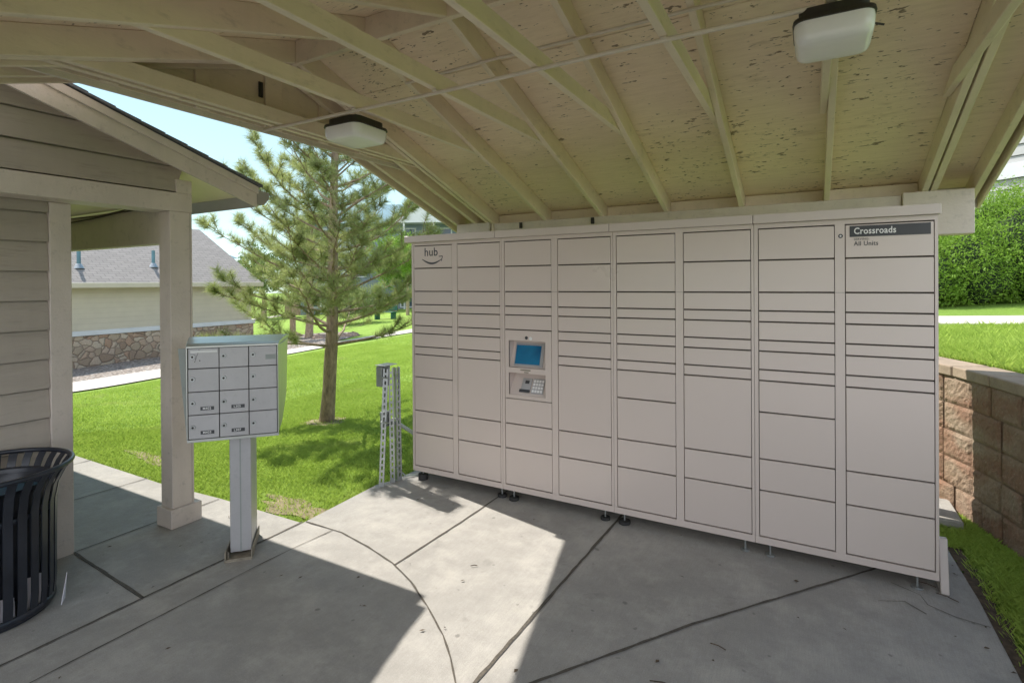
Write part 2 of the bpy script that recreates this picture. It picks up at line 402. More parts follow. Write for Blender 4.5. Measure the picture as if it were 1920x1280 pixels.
# ------------------------------------------------------------------ ground
def ss(t): t = np.clip(t, 0, 1); return t*t*(3-2*t)
def g(x, y):
    x = np.asarray(x, float); y = np.asarray(y, float)
    s = ss((y+1.1)/2.0)
    z = .05*np.minimum(0, x+.3)*s + .03*np.maximum(y-2, 0)
    z = np.where(x > 3.6, 0*z, z)
    return np.minimum(np.maximum(z, -1.3), .35)
xs = np.unique(np.concatenate([np.linspace(-150, -30, 25), np.linspace(-30, -8, 60), np.linspace(-8, 0, 60), np.linspace(0, 3.6, 10), np.linspace(3.62, 8, 10), np.linspace(10, 150, 12)]))
ys = np.unique(np.concatenate([np.linspace(-100, -3, 20), np.linspace(-3, 6, 70), np.linspace(6, 30, 60), np.linspace(30, 150, 25)]))
X, Y = np.meshgrid(xs, ys); Z = g(X, Y) - .035
under = ((X > -.16) & (X < 3.8) & (Y < .75)) | ((X <= -.16) & (Y < -1.05))
Z = np.where(under, -.12, Z)
nx, ny = len(xs), len(ys); idx = np.arange(nx*ny).reshape(ny, nx)
F = np.stack([idx[:-1, :-1].ravel(), idx[:-1, 1:].ravel(), idx[1:, 1:].ravel(), idx[1:, :-1].ravel()], 1)
go = quickmesh('ground', np.stack([X.ravel(), Y.ravel(), Z.ravel()], 1), F, M['lawn']); struct(go)

def slab(name, poly, z0, z1, mat, bev=.006):
    mb = MB(); mb.prism(poly, 2, z0, z1); return struct(mb.build(name, mat, None, bevel=bev))
slab('patio', [(-.14, -7), (3.76, -7), (3.765, .05), (3.74, .70), (-.10, .70), (-.125, -.1), (-.185, -.25), (-.14, -1.035)], -.14, 0, M['concrete'])
slab('sidewalk', [(-9, -2.012), (-1.06, -2.012), (-.142, -2.061), (-.142, -1.035), (-1.07, -1.05), (-1.84, -1.1), (-3.4, -1.095), (-9, -1.09)], -.14, -.001, M['concrete'])
slab('pavement', [(-1.2, -7), (-.142, -7), (-.142, -2.065), (-1.06, -2.016), (-1.2, -2.016)], -.14, -.001, M['concrete'])
slab('unseen_bounce_paving', [(-1.1, -30), (30, -30), (30, -4.55), (3.9, -4.55), (3.775, -4.55), (3.775, -7.003), (-1.1, -7.003)], -.14, -.002, M['walk'])  # light paving added out of view, to bounce light onto the locker fronts
def strip(path, wd, z=.004, jit=.25, closed=False):
    mb = MB(); pts = []
    for a, b in zip(path[:-1], path[1:]):
        L = math.dist(a, b); k = max(1, int(L/.06))
        pts += [(a[0]+(b[0]-a[0])*i/k, a[1]+(b[1]-a[1])*i/k) for i in range(k)]
    pts.append(path[-1]); vs = []; 
    for i, q in enumerate(pts):
        a = pts[max(0, i-1)]; b = pts[min(len(pts)-1, i+1)]; dx, dy = b[0]-a[0], b[1]-a[1]; L = math.hypot(dx, dy) or 1
        nx_, ny_ = -dy/L, dx/L; h = wd/2*(1+random.uniform(-jit, jit)); o_ = random.uniform(-.12, .12)*wd
        vs += [(q[0]+nx_*(h+o_), q[1]+ny_*(h+o_), z), (q[0]-nx_*(h-o_), q[1]-ny_*(h-o_), z)]
    fs = [(2*i, 2*i+1, 2*i+3, 2*i+2) for i in range(len(pts)-1)]
    mb.add(vs, fs); return mb
joints = MB()
def J(path, wd, jit=.25, z=.004):
    m_ = strip(path, wd, z, jit); joints.add(m_.v, m_.f)
J([(-.142, -7), (-.142, -1.03)], .014)
for xj in (-3.06, -2.05, -1.06): J([(xj, -2.0), (xj, -1.07)], .010)
for xj in (-4.06, -5.06, -6.06): J([(xj, -2.0), (xj, -1.07)], .010)
J([(-1.06, -2.014), (-.145, -2.063)], .016)
J([(.10, -7), (.105, -2.5), (.105, -1.57), (.118, -1.28), (.144, -1.02)], .006, .7, .0041)
J([(.82, -1.16), (.845, -.5), (.862, .69)], .011, z=.0042)
J([(1.745, -1.80), (1.757, -1.72), (1.80, .02), (1.81, .69)], .017, z=.0043)
J([(1.93, -1.66), (2.488, -.878), (3.331, .164), (3.74, .66)], .014, z=.0044)
arc = [(-.13, -1.016), (.22, -1.013), (.522, -1.073), (.791, -1.148), (1.021, -1.251), (1.241, -1.386), (1.455, -1.533), (1.584, -1.648), (1.72, -1.79), (1.95, -2.1), (2.1, -2.5), (2.15, -3)]
J(arc, .010, .5, .0045)
struct(joints.build('paving_joints', M['joint']))
# hair crack on the right of the patio
cr = MB(); m_ = strip([(3.38, .02), (3.5, -.05), (3.52, -.14), (3.62, -.2), (3.75, -.22)], .004, .0046, .6); cr.add(m_.v, m_.f)
m_ = strip([(3.3, -.22), (3.42, -.16), (3.5, -.24)], .005, .0047, .6); cr.add(m_.v, m_.f)
struct(cr.build('paving_crack', M['joint']))

# far path + gravel bed beside the far house
def ribbon(name, near, far, off, mat):
    vs = []
    for a, b in zip(near, far):
        for k in range(5):
            t = k/4; x = a[0]+(b[0]-a[0])*t; y = a[1]+(b[1]-a[1])*t; vs.append((x, y, float(g(x, y))+off))
    fs = [(5*i+k, 5*i+k+1, 5*i+k+6, 5*i+k+5) for i in range(len(near)-1) for k in range(4)]
    return struct(MB().add(vs, fs).build(name, mat))
def dense(pts, k=6):
    out = []
    P_ = [np.array(p_, float) for p_ in pts]
    for i in range(len(P_)-1):
        p0 = P_[max(i-1, 0)]; p1 = P_[i]; p2 = P_[i+1]; p3 = P_[min(i+2, len(P_)-1)]
        for j in range(k):
            t = j/k; out.append(tuple(.5*((2*p1)+(-p0+p2)*t+(2*p0-5*p1+4*p2-p3)*t*t+(-p0+3*p1-3*p2+p3)*t**3)))
    out.append(tuple(P_[-1])); return out
near = dense([(-10.6, -6), (-10.35, -1), (-10.28, 1.6), (-10.22, 3.2), (-10.39, 6.9), (-10.5, 9.6), (-10.3, 12.4), (-9.2, 15.5), (-7.0, 18.5), (-3.5, 21.5)])
far = dense([(-12.6, -6), (-12.4, -1), (-12.1, 2.5), (-11.9, 4.2), (-11.45, 7.7), (-11.35, 10.6), (-11.4, 13.8), (-10.3, 17), (-8.0, 20), (-4.3, 23)])
ribbon('footpath', near, far, -.005, M['walk'])
ribbon('gravel_bed', dense([(-12.3, -6), (-12.1, 2.5), (-11.9, 4.2), (-11.5, 7.7), (-11.6, 9.2), (-12.1, 10.9), (-13.5, 12.6), (-15.4, 12.9)]),
       dense([(-15.7, -6), (-15.7, 2.5), (-15.7, 4.2), (-15.7, 7.7), (-15.7, 9.2), (-15.9, 10.4), (-16.4, 11.4), (-16.9, 11.7)]), -.012, M['gravel'])
ribbon('far_footpath', dense([(-30, 14), (-33, 21), (-37, 27), (-38, 33), (-36, 40)]), dense([(-31.3, 13.5), (-34.5, 20.5), (-38.6, 26.5), (-39.8, 33), (-38, 40.5)]), .0, M['walk'])
# bare soil strip along the right edge of the patio
sm = MB(); m_ = strip([(3.80, -7), (3.80, -1), (3.80, .1), (3.79, .75)], .11, -.028, .6); sm.add(m_.v, m_.f)
struct(sm.build('soil_edge', M['mulch']))

def patch(cx, cy, rx, ry, seed, name='bare_earth'):
    rq = random.Random(seed); vs = [(cx, cy, float(g(cx, cy))-.0285)]
    for i in range(40):
        a = 2*math.pi*i/40; k = 1+.22*math.sin(3*a+seed)+.15*math.sin(7*a+seed*2)+rq.uniform(-.08, .08)
        x = cx+rx*k*math.cos(a); y = cy+ry*k*math.sin(a); vs.append((x, y, float(g(x, y))-.0295))
    struct(MB().add(vs, [(0, 1+i, 1+(i+1) % 40) for i in range(40)]).build(name, M['dryearth']))
M['dryearth'] = simple('dry_earth', (.27, .22, .13), .95, .35, 16, bs=.8, dirt=.4)
patch(-.42, -.84, .42, .12, 1); patch(-2.7, -.70, .45, .10, 5); patch(-2.62, 1.37, .30, .24, 9)
# upper lawn behind the retaining wall
wall_line = dense([(-5, 16), (-1, 9.6), (2.2, 4.6), (3.35, 2.6), (3.85, 1.565), (3.99, 1.195), (4.122, .73), (4.33, -.1), (4.55, -1.5), (4.75, -3.5), (4.9, -7)], 8)
def wnorm(i):
    a = np.array(wall_line[max(0, i-1)]); b = np.array(wall_line[min(len(wall_line)-1, i+1)]); d = b-a; d /= np.linalg.norm(d)
    return np.array([-d[1], d[0]])      # to the outside (+x)
def upz(t): return 1.03+.012*t+.2*ss((t-5)/5)
ts = [.16, .3, .6, 1, 1.5, 2.2, 3, 4, 5.5, 7, 9, 11, 14, 18, 24, 35, 60]
vs = []
for i, q in enumerate(wall_line):
    nn = wnorm(i)
    for t in ts:
        d = nn
        vs.append((q[0]+d[0]*t, q[1]+d[1]*t, upz(t)))
K = len(ts)
fs = [(i*K+j, i*K+j+1, (i+1)*K+j+1, (i+1)*K+j) for i in range(len(wall_line)-1) for j in range(K-1)]
bank = MB().add(vs, fs).build('grass_bank', M['bank']); struct(bank)
# path on the bank : z ~ 1.13
struct(MB().prism([(3.0, 4.95), (4.5, 5.4), (5.42, 5.72), (8, 6.6), (12, 8), (12, 11), (8, 8.9), (5.97, 7.83), (4.8, 7.2), (3.2, 6.6)], 2, 1.04, 1.103).build('bank_footpath', M['walk'], bevel=.01))

# ------------------------------------------------------------------ timber shelter
sh = thing('shelter', 'open timber shelter roof of beige painted rafters and flaking plywood over the parcel locker', 'shelter', (1.9, 1.25, 0))
SL = 1/3.0; YR = -1.24; ZB = 2.30
def zf(y): return ZB+(1.2-y)*SL            # underside of the far rafters
def zn(y): return zf(2*YR-y)               # and of the near ones
ZRB = zf(-1.22)
RD = .14
def rafter(x0, x1, side, y1=None, name='rafter', z_off=0, d=RD, y_in=.02):
    y1 = 1.45 if y1 is None else y1
    f_ = zf if side > 0 else zn
    ya = YR+y_in*side; yb = YR+(y1-YR)*side
    pts = [(ya, f_(ya)+z_off), (yb, f_(yb)+z_off), (yb, f_(yb)+z_off+d), (ya, f_(ya)+z_off+d)]
    mb = MB().prism(pts, 0, x0, x1)
    return part(mb, name, M['lumber'], sh, bevel=.003)
xr = [.072, .68, 1.27, 1.865, 2.48, 3.09, 3.692]
for x in xr:
    for s_ in (1, -1): rafter(x, x+.038, s_)
for x0, x1 in ((.024, .060), (3.742, 3.78), (-.13, -.092)):
    for s_ in (1, -1): rafter(x0, x1, s_)
part(MB().box(-.44, 4.03, YR-.019, YR+.019, ZRB-.005, zf(YR)+RD-.004), 'ridge_board', M['lumber'], sh, bevel=.003)
# collar ties on the left face of each rafter
ZC = 2.715
for i, x in enumerate(xr):
    h = .089
    yc = 1.2-(ZC-ZB)/SL; y_f = 1.2-(ZC+h-ZB)/SL+RD*2.6
    mb = MB(); x0 = x-.04 if i else x-.0885
    if i == 0: x0, x1 = .0215+.041-.002, .0700; x0 = .0605; x1 = .0715
    # collar with its ends cut to the roof slope
    yA = 1.2-(ZC-ZB)/SL+.30; yB = 1.2-(ZC+h-ZB)/SL+.30
    x0, x1 = (x-.0395, x-.0015) if i else (-.0145, .0235)
    pts = [(2*YR-yA, ZC), (yA, ZC), (yB, ZC+h), (2*YR-yB, ZC+h)]
    part(MB().prism(pts, 0, x0, x1), 'collar_tie', M['lumber'], sh, bevel=.003)
part(MB().prism([(2*YR-.2, 2.715), (.2, 2.715), (-.06, 2.80), (2*YR+.06, 2.80)], 0, -.089, -.052), 'collar_tie', M['lumber'], sh, bevel=.003)
# gable infill at the left end
zt = zf(YR)+RD-.01
pts = [(2*YR-.05, 2.72), (.05, 2.72), (YR+.03, zt), (YR-.03, zt)]
part(MB().prism([(2*YR+.02, 2.72), (-.02, 2.72), (YR, zf(YR)+RD-.015)], 0, -.166, -.152), 'gable_panel', M['lumber'], sh)
for ys_ in (-1.72, -1.24, -.82, -2.2, -.42):
    top = min(zf(ys_), zn(ys_))+RD-.02 if False else (zf(ys_) if ys_ > YR else zn(ys_))+RD-.03
    wd = .13 if ys_ in (-1.24,) else .085
    part(MB().box(-.150, -.1315, ys_-wd/2, ys_+wd/2, 2.72, top), 'gable_stud', M['lumber'], sh, bevel=.003)
part(MB().box(-.186, -.1675, 2*YR-.20, .20, 2.69, 2.83), 'gable_trim', M['trim'], sh, bevel=.003)
part(MB().box(-.1315+.001, -.120, -1.36, -1.33, 2.90, 3.0), 'wall_hook', M['dark'], sh, bevel=.002)
# fly rafters and outer boards at both ends, short outriggers
for s_ in (1, -1):
    rafter(-.372, -.334, s_, name='fly_rafter'); rafter(-.472, -.452, s_, 1.47, 'barge_board', -.012, .165)
    rafter(3.985, 4.023, s_, name='fly_rafter'); rafter(4.056, 4.074, s_, 1.47, 'barge_board', -.012, .165)
# roof deck sheets with open seams
def sheet(side, y0, y1, x0, x1):
    f_ = zf if side > 0 else zn
    a = YR+(y0-YR)*side if side < 0 else y0; b = YR+(y1-YR)*side if side < 0 else y1
    pts = [(a, f_(a)+RD+.001), (b, f_(b)+RD+.001), (b, f_(b)+RD+.013), (a, f_(a)+RD+.013)]
    return MB().prism(pts, 0, x0, x1)
for side in (1, -1):
    for y0, y1 in ((YR+.004, -.694), (-.688, .524), (.530, 1.45)):
        dk = MB()
        cuts = [-.472, 1.262, 3.692, 4.074] if y0 > -1 and y0 < 0 else [-.472, 2.475, 4.074]
        for a, b in zip(cuts[:-1], cuts[1:]):
            q = sheet(side, y0, y1, a+.002, b-.002); dk.add(q.v, q.f)
        part(dk, 'roof_deck', M['deck'], sh)
for side in (1, -1):
    f_ = zf if side > 0 else zn
    a = YR; b = YR+(1.50-YR)*side
    pts = [(a, f_(YR)+RD+.016), (b, f_(b)+RD+.016), (b, f_(b)+RD+.034), (a, f_(YR)+RD+.034)]
    part(MB().prism(pts, 0, -.505, 4.105), 'roof_shingles', M['shingledark'], sh)
# beams, wrapped ends, blocking, posts
for side in (1, -1):
    Yb = (lambda y: y) if side > 0 else (lambda y: 2*YR-y)
    def bx(x0, x1, y0, y1, z0, z1): a, b = sorted((Yb(y0), Yb(y1))); return MB().box(x0, x1, a, b, z0, z1)
    part(bx(.07, 3.58, 1.20, 1.29, 2.04, 2.30), 'beam', M['trim'], sh, bevel=.004)
    part(bx(-.345, .068, 1.165, 1.325, 2.0, 2.312), 'beam_wrap', M['trim'], sh, bevel=.004)
    part(bx(3.582, 3.984, 1.165, 1.325, 2.0, 2.312), 'beam_wrap', M['trim'], sh, bevel=.004)
    xx = [.11]+xr[1:]+[3.692]
    for i in range(6):
        part(bx(xr[i]+.040, xr[i+1]-.002, 1.30, 1.338, 2.285, 2.393), 'blocking', M['lumber'], sh, bevel=.002)
    for x in (.28, 3.55): part(bx(x-.07, x+.07, 1.18, 1.31, 0 if side < 0 else -.05, 2.04), 'post', M['trim'], sh, bevel=.004)
    f_ = zf if side > 0 else zn
    part(bx(-.45, 4.055, 1.452, 1.472, f_(Yb(1.452))-.01, f_(Yb(1.452))+RD+.01), 'fascia', M['trim'], sh)
# column footing and little black plugs in the beam
part(MB().box(3.50, 3.90, 1.06, 1.50, -.1, .035), 'footing', M['concrete'], sh, bevel=.008)
for x, z in ((.43, 2.262), (1.20, 2.262)):
    part(MB().box(x-.016, x+.016, 1.183, 1.1985, z-.03, z+.03), 'beam_plug', M['dark'], sh, bevel=.003)
part(MB().box(.085, .105, 1.185, 1.1985, 2.10, 2.30), 'beam_strap', M['lumber'], sh, bevel=.002)

# ------------------------------------------------------------------ conduits and lamps
t = thing('conduit_pipe', 'thin painted conduit pipe running under the collar ties from lamp to lamp', 'conduit', (0, -1.29, 2.69), group='conduit pipes along the shelter roof')
part(MB().tube([(-.17, -1.29, 2.704), (1.2, -1.285, 2.701), (2.4, -1.30, 2.703), (3.02, -1.29, 2.70)], .0105, 10), 'pipe', M['conduit'], t, smooth=True)
for x in (.665, 1.255, 2.46):
    part(MB().box(x-.014, x+.014, -1.312, -1.268, 2.702, 2.7135), 'pipe_strap', M['conduit'], t, bevel=.002)
t = thing('conduit_pipe', 'thin painted conduit pipe fixed higher up across the rafters', 'conduit', (.9, -.9, 2.99), group='conduit pipes along the shelter roof')
yy = -.905; zz = zf(yy)-.011
part(MB().tube([(.70, yy+.02, zf(yy+.02)-.011), (1.29, yy, zz), (1.9, yy, zz), (2.5, yy-.01, zz), (3.1, yy, zz), (3.7, yy, zz)], .0095, 10), 'pipe', M['conduit'], t, smooth=True)
def rrect(cx, cy, hw, r, k=6):
    out = []
    for qx, qy, a0 in ((1, 1, 0), (-1, 1, 90), (-1, -1, 180), (1, -1, 270)):
        for i in range(k+1):
            a = math.radians(a0+90*i/k); out.append((cx+qx*(hw-r)+r*math.cos(a), cy+qy*(hw-r)+r*math.sin(a)))
    return out
def loft(rings):   # list of (outline, z)
    mb = MB(); n_ = len(rings[0][0])
    for o_, z in rings: mb.v += [(a, b, z) for a, b in o_]
    for i in range(len(rings)-1):
        for j in range(n_): mb.f.append((i*n_+j, i*n_+(j+1) % n_, (i+1)*n_+(j+1) % n_, (i+1)*n_+j))
    mb.f.append(tuple(range(n_))[::-1]); mb.f.append(tuple((len(rings)-1)*n_+j for j in range(n_)))
    return mb
def lamp(cx, cy, hw, zt, r, label):
    t = thing('ceiling_lamp', label, 'lamp', (cx, cy, zt), group='square lamps hanging under the shelter roof')
    part(loft([(rrect(cx, cy, hw*.86, r*.9), zt), (rrect(cx, cy, hw*.86, r*.9), zt-.028), (rrect(cx, cy, hw*1.0, r), zt-.036), (rrect(cx, cy, hw*1.02, r), zt-.050), (rrect(cx, cy, hw*.98, r), zt-.052)]), 'lamp_base', M['lampbase'], t, smooth=True, angle=35)
    z0 = zt-.050
    part(loft([(rrect(cx, cy, hw*.97, r), z0), (rrect(cx, cy, hw*.99, r), z0-.02), (rrect(cx, cy, hw*.965, r), z0-.052), (rrect(cx, cy, hw*.92, r*.9), z0-.068), (rrect(cx, cy, hw*.86, r*.8), z0-.077), (rrect(cx, cy, hw*.76, r*.7), z0-.081), (rrect(cx, cy, hw*.4, r*.4), z0-.083)]), 'diffuser', M['diffuser'], t, smooth=True, angle=60)
    part(MB().tube([(cx+hw*1.0, cy+hw*.2, zt-.05), (cx+hw*1.0+.035, cy+hw*.2+.01, zt-.06)], .004, 6), 'latch', M['lampbase'], t)
    return t
lamp(.50, -1.125, .150, 2.70, .055, 'smaller looking square lamp nearer the sky opening, at the far left end of the conduit')
lamp(3.075, -1.19, .132, 2.70, .045, 'square lamp with dark base and milky diffuser high above the right half of the locker')

# ------------------------------------------------------------------ parcel locker
lk = thing('parcel_locker', 'wide beige bank of parcel lockers with a small blue screen, standing under the shelter', 'locker', (1.79, .27, 0))
W = .8983; ROWS = [0, .1018, .2060, .266, .3015, .3614, .3968, .4568, .4925, .595, .7475, .850, 1]
zrow = lambda k: .12+1.88*(1-ROWS[k])
G2 = .0045
def span(a, b):   # door z-range between row lines a (top) and b
    return zrow(b)+G2, zrow(a)-G2
lay = {'a': [(i, i+1) for i in range(12)], 'b': [(i, i+1) for i in range(8)]+[(8, 10), (10, 11), (11, 12)]}
KZ0, KZ1 = .12+1.88*(1-.6437), zrow(5)
for mi in range(4):
    x0 = mi*W; x1 = x0+W-.0022
    cab = MB()
    if mi == 1:
        cab.box(x0, .954, .020, .56, .075, 2.03); cab.box(1.274, x1, .020, .56, .075, 2.03)
        cab.box(.954, 1.274, .020, .56, 1.245, 2.03); cab.box(.954, 1.274, .020, .56, .075, .812); cab.box(.954, 1.274, .16, .56, .812, 1.245)
    else: cab.box(x0, x1, .020, .56, .075, 2.03)
    for a, b in ((0, .0215), (.4250, .4735), (.8815, W-.0022)): cab.box(x0+a, x0+b, 0.0, .0205, .1165, 2.003)
    cab.box(x0, x1, 0, .0203, 2.0032, 2.03); cab.box(x0, x1, 0, .0203, .075, .1163)
    c_ = part(cab, 'cabinet', M['locker'], lk)
    gk = MB()
    for a, b in ((.0218, .4247), (.4738, .8812)):
        if mi == 1 and a < .1: gk.box(x0+a, .953, .0192, .0212, .1165, 2.003); gk.box(1.275, x0+b, .0192, .0212, .1165, 2.003); gk.box(.953, 1.275, .0192, .0212, 1.25, 2.003); gk.box(.953, 1.275, .0192, .0212, .1165, .808)
        else: gk.box(x0+a, x0+b, .0192, .0212, .1165, 2.003)
    part(gk, 'gap_shade', M['gap_shade'], lk)  # backing sheet behind the doors, gap shade put into its colour
    for ci, (a, b) in enumerate(((.0258, .4212), (.4776, .8775))):
        rows = {0: ('a', 'b'), 1: ('k', 'b'), 2: ('a', 'b'), 3: ('a', 'b')}[mi][ci]
        R_ = lay[rows] if rows != 'k' else [(i, i+1) for i in range(5)]+[('k', 10), (10, 11), (11, 12)]
        for (p0, p1) in R_:
            z1 = (KZ0-.003) if p0 == 'k' else zrow(p0)-G2
            z0 = zrow(p1)+G2
            dy = random.uniform(-.0012, .0010)
            d = part(MB().box(x0+a, x0+b, dy, .0188, z0, z1), 'door', M['locker'], lk, bevel=.0016)
            d.name = 'door'
    # adjustable feet
caps = [(-.063, .845), (.847, 1.775), (1.777, 2.690), (2.692, 3.603)]
for a, b in caps:
    part(MB().prism([(-.022, 2.0315), (-.022, 2.086), (.58, 2.105), (.58, 2.0315)], 0, a, b-.0015), 'top_cover', M['lockercap'], lk, bevel=.002)
for x, y, r, h, mat in ((.085, .03, .042, .05, 'rubber'), (.872, .03, .036, .022, 'rubber'), (.985, .02, .040, .024, 'rubber'), (1.72, .03, .034, .02, 'rubber'), (1.86, .03, .040, .024, 'rubber'),
                        (2.635, .03, .026, .010, 'steel'), (2.775, .03, .026, .010, 'steel'), (3.50, .03, .028, .011, 'steel')):
    ft = part(MB().disc((x, y, 0.0), (0, 0, 1), r, h, 20), 'foot', M[mat], lk, bevel=.002, smooth=True)
    part(MB().tube([(x, y, h), (x, y, .08)], .006, 8), 'threaded_rod', M['steel'], ft, smooth=True)
for x in (.1, .9, 1.8, 2.7, 3.5):
    ft = part(MB().disc((x, .5, 0.0), (0, 0, 1), .035, .02, 16), 'foot', M['rubber'], lk)
part(MB().prism([(.02, .0), (.17, .0), (.17, .03), (.10, .28), (.07, .28)], 0, 3.60, 3.638), 'side_bracket', M['lockercap'], lk, bevel=.003)
# control panel
kx0, kx1 = W+.0258, W+.4212
# face plate with two openings
A0, A1 = .958, 1.270; U0, U1 = 1.030, 1.238; L0, L1 = .820, .990
fp = MB()
fp.box(kx0, A0, 0, .0118, KZ0+.003, KZ1-G2); fp.box(A1, kx1, 0, .0118, KZ0+.003, KZ1-G2)
fp.box(A0, A1, 0, .0118, U1, KZ1-G2); fp.box(A0, A1, 0, .0118, L1, U0); fp.box(A0, A1, 0, .0118, KZ0+.003, L0)
ob = part(fp, 'control_panel', M['locker'], lk)
def recess(z0, z1, y_top, y_bot, name):
    # tilted back plate inside an opening, with side walls
    mb = MB()
    mb.add([(A0, .0, z1), (A1, .0, z1), (A1, y_top, z1-.012), (A0, y_top, z1-.012)], [(0, 1, 2, 3)])
    mb.add([(A0, y_top, z1-.012), (A1, y_top, z1-.012), (A1, y_bot, z0), (A0, y_bot, z0)], [(0, 1, 2, 3)])
    mb.add([(A0, .0, z0), (A0, 0, z1), (A0, y_top, z1-.012), (A0, y_bot, z0)], [(0, 1, 2, 3)])
    mb.add([(A1, .0, z0), (A1, 0, z1), (A1, y_top, z1-.012), (A1, y_bot, z0)], [(0, 1, 2, 3)])
    return part(mb, name, M['locker'], ob)
# openings cut through the cabinet front are shallow: the cabinet body stands behind y=.02
recess(U0, U1, .088, .030, 'screen_recess'); recess(L0, L1, .105, .012, 'keypad_recess')
def onplane(x, t, z0, z1, y_top, y_bot, off):   # point on the tilted back plate; t=0 bottom..1 top
    za, zb = z0, z1-.012; y = y_bot+(y_top-y_bot)*t; z = za+(zb-za)*t
    nn = Vector((0, -(zb-za), -(y_top-y_bot)*-1)).normalized()
    nn = Vector((0, -(zb-za), (y_top-y_bot))).normalized()
    return Vector((x, y, z))+nn*off
def plate(xa, xb, ta, tb, zz, yy_, th, name, mat, parent, base=.0005, bev=.001):
    P_ = lambda x, t, o_: tuple(onplane(x, t, zz[0], zz[1], yy_[0], yy_[1], o_))
    mb = MB().add([P_(xa, ta, base), P_(xb, ta, base), P_(xb, tb, base), P_(xa, tb, base), P_(xa, ta, th), P_(xb, ta, th), P_(xb, tb, th), P_(xa, tb, th)],
                  [(0, 3, 2, 1), (4, 5, 6, 7), (0, 1, 5, 4), (1, 2, 6, 5), (2, 3, 7, 6), (3, 0, 4, 7)])
    return part(mb, name, mat, parent, bevel=bev)
UZ = (U0, U1); UY = (.088, .030); LZ = (L0, L1); LY = (.105, .012)
plate(.985, 1.232, .05, .93, UZ, UY, .006, 'screen_bezel', M['mail'], ob)
plate(.992, 1.205, .12, .84, UZ, UY, .0085, 'screen', M['screen'], ob, .0062, .0005)
plate(1.045, 1.125, .25, .74, LZ, LY, .008, 'card_reader', M['mail'], ob)
plate(1.035, 1.123, .12, .24, LZ, LY, .012, 'card_slot', M['plate'], ob)
plate(1.070, 1.105, .50, .64, LZ, LY, .0095, 'card_icon', M['plate'], ob, .0082, .0003)
plate(1.135, 1.235, .10, .76, LZ, LY, .006, 'keypad', M['mail'], ob)
ky = MB()
for r_ in range(4):
    for c_ in range(4):
        xa = 1.142+c_*.023; ta = .16+r_*.145
        P_ = lambda x, t_, o_: tuple(onplane(x, t_, L0, L1, .105, .012, o_))
        ky.add([P_(xa, ta, .0062), P_(xa+.018, ta, .0062), P_(xa+.018, ta+.10, .0062), P_(xa, ta+.10, .0062), P_(xa, ta, .010), P_(xa+.018, ta, .010), P_(xa+.018, ta+.10, .010), P_(xa, ta+.10, .010)],
               [(0, 3, 2, 1), (4, 5, 6, 7), (0, 1, 5, 4), (1, 2, 6, 5), (2, 3, 7, 6), (3, 0, 4, 7)])
part(ky, 'keypad_keys', M['diffuser'], ob)
part(MB().disc((1.112, -.0035, 1.262), (0, 1, 0), .0125, .004, 20), 'camera_lens', M['plate'], ob, smooth=True)
part(MB().disc((1.148, -.003, 1.258), (0, 1, 0), .0135, .0035, 20), 'sensor_dome', M['white'], ob, smooth=True)
part(MB().box(1.058, 1.145, -.0008, 0.0002, 1.010, 1.020), 'instruction_mark', M['rust'], ob)
part(MB().box(1.090, 1.128, -.0008, 0.0002, .994, 1.003), 'instruction_mark', M['rust'], ob)
# name plate and lettering
dr_r = (3*W+.4762)
pl = part(MB().box(3.192, 3.560, -.0022, -.0009, 1.928, 1.990), 'name_plate', M['plate'], lk)
text('Crossroads', .050, 'name_lettering', M['white'], pl, (3.212, -.0026, 1.944), (1, 0, 0), (0, 0, 1), .0004, .0009, xs=.80)
text('SERVING:', .017, 'lettering', M['ink'], lk, (3.212, -.0012, 1.909), (1, 0, 0), (0, 0, 1), .0003, .0)
text('All Units', .036, 'lettering', M['ink'], lk, (3.212, -.0012, 1.878), (1, 0, 0), (0, 0, 1), .0003, .0003, xs=.86)
text('hub', .098, 'lettering', M['ink'], lk, (.138, -.0012, 1.912), (1, 0, 0), (0, 0, 1), .0004, .0008, xs=.95)
# curved arrow below the lettering
def arcpt(t): return (.115+.205*t, 1.888-.040*math.sin(math.pi*(t*.93+.02)))
sm_ = MB(); K_ = 24; vs = []
for i in range(K_+1):
    t = i/K_; x, z = arcpt(t); h = .0015+.0065*math.sin(math.pi*min(1, t*.9+.06))
    x2, z2 = arcpt(min(1, t+.01)); x1_, z1_ = arcpt(max(0, t-.01)); dx, dz = x2-x1_, z2-z1_; L = math.hypot(dx, dz)
    vs += [(x-dz/L*-h/1, -.0014, z-dx/L*h/1), (x+dz/L*-h/1, -.0014, z+dx/L*h/1)]
fs = [(2*i, 2*i+1, 2*i+3, 2*i+2) for i in range(K_)]
sm_.add(vs, fs)
for a, b, wd in (((.292, 1.905), (.330, 1.907), .007), ((.330, 1.907), (.318, 1.866), .007)):
    dx, dz = b[0]-a[0], b[1]-a[1]; L = math.hypot(dx, dz); px_, pz_ = -dz/L*wd/2, dx/L*wd/2
    sm_.add([(a[0]+px_, -.0016, a[1]+pz_), (b[0]+px_, -.0016, b[1]+pz_), (b[0]-px_, -.0016, b[1]-pz_), (a[0]-px_, -.0016, a[1]-pz_)], [(0, 1, 2, 3)])
part(sm_, 'arrow_mark', M['ink'], lk)
# small round lock badge on the spine next to the name plate
part(MB().disc((3.148, -.0008, 1.936), (0, 1, 0), .012, .0007, 20), 'badge', M['ink'], lk)
part(MB().disc((3.148, -.0016, 1.936), (0, 1, 0), .005, .0007, 16), 'badge', M['white'], lk)
for k in (0, 1, 2, 3):   # thin seams across the spines
    part(MB().box(k*W+.4255, k*W+.473, -.0002, .001, zrow(2)-.0008, zrow(2)+.0008), 'spine_seam', M['dark'], lk)

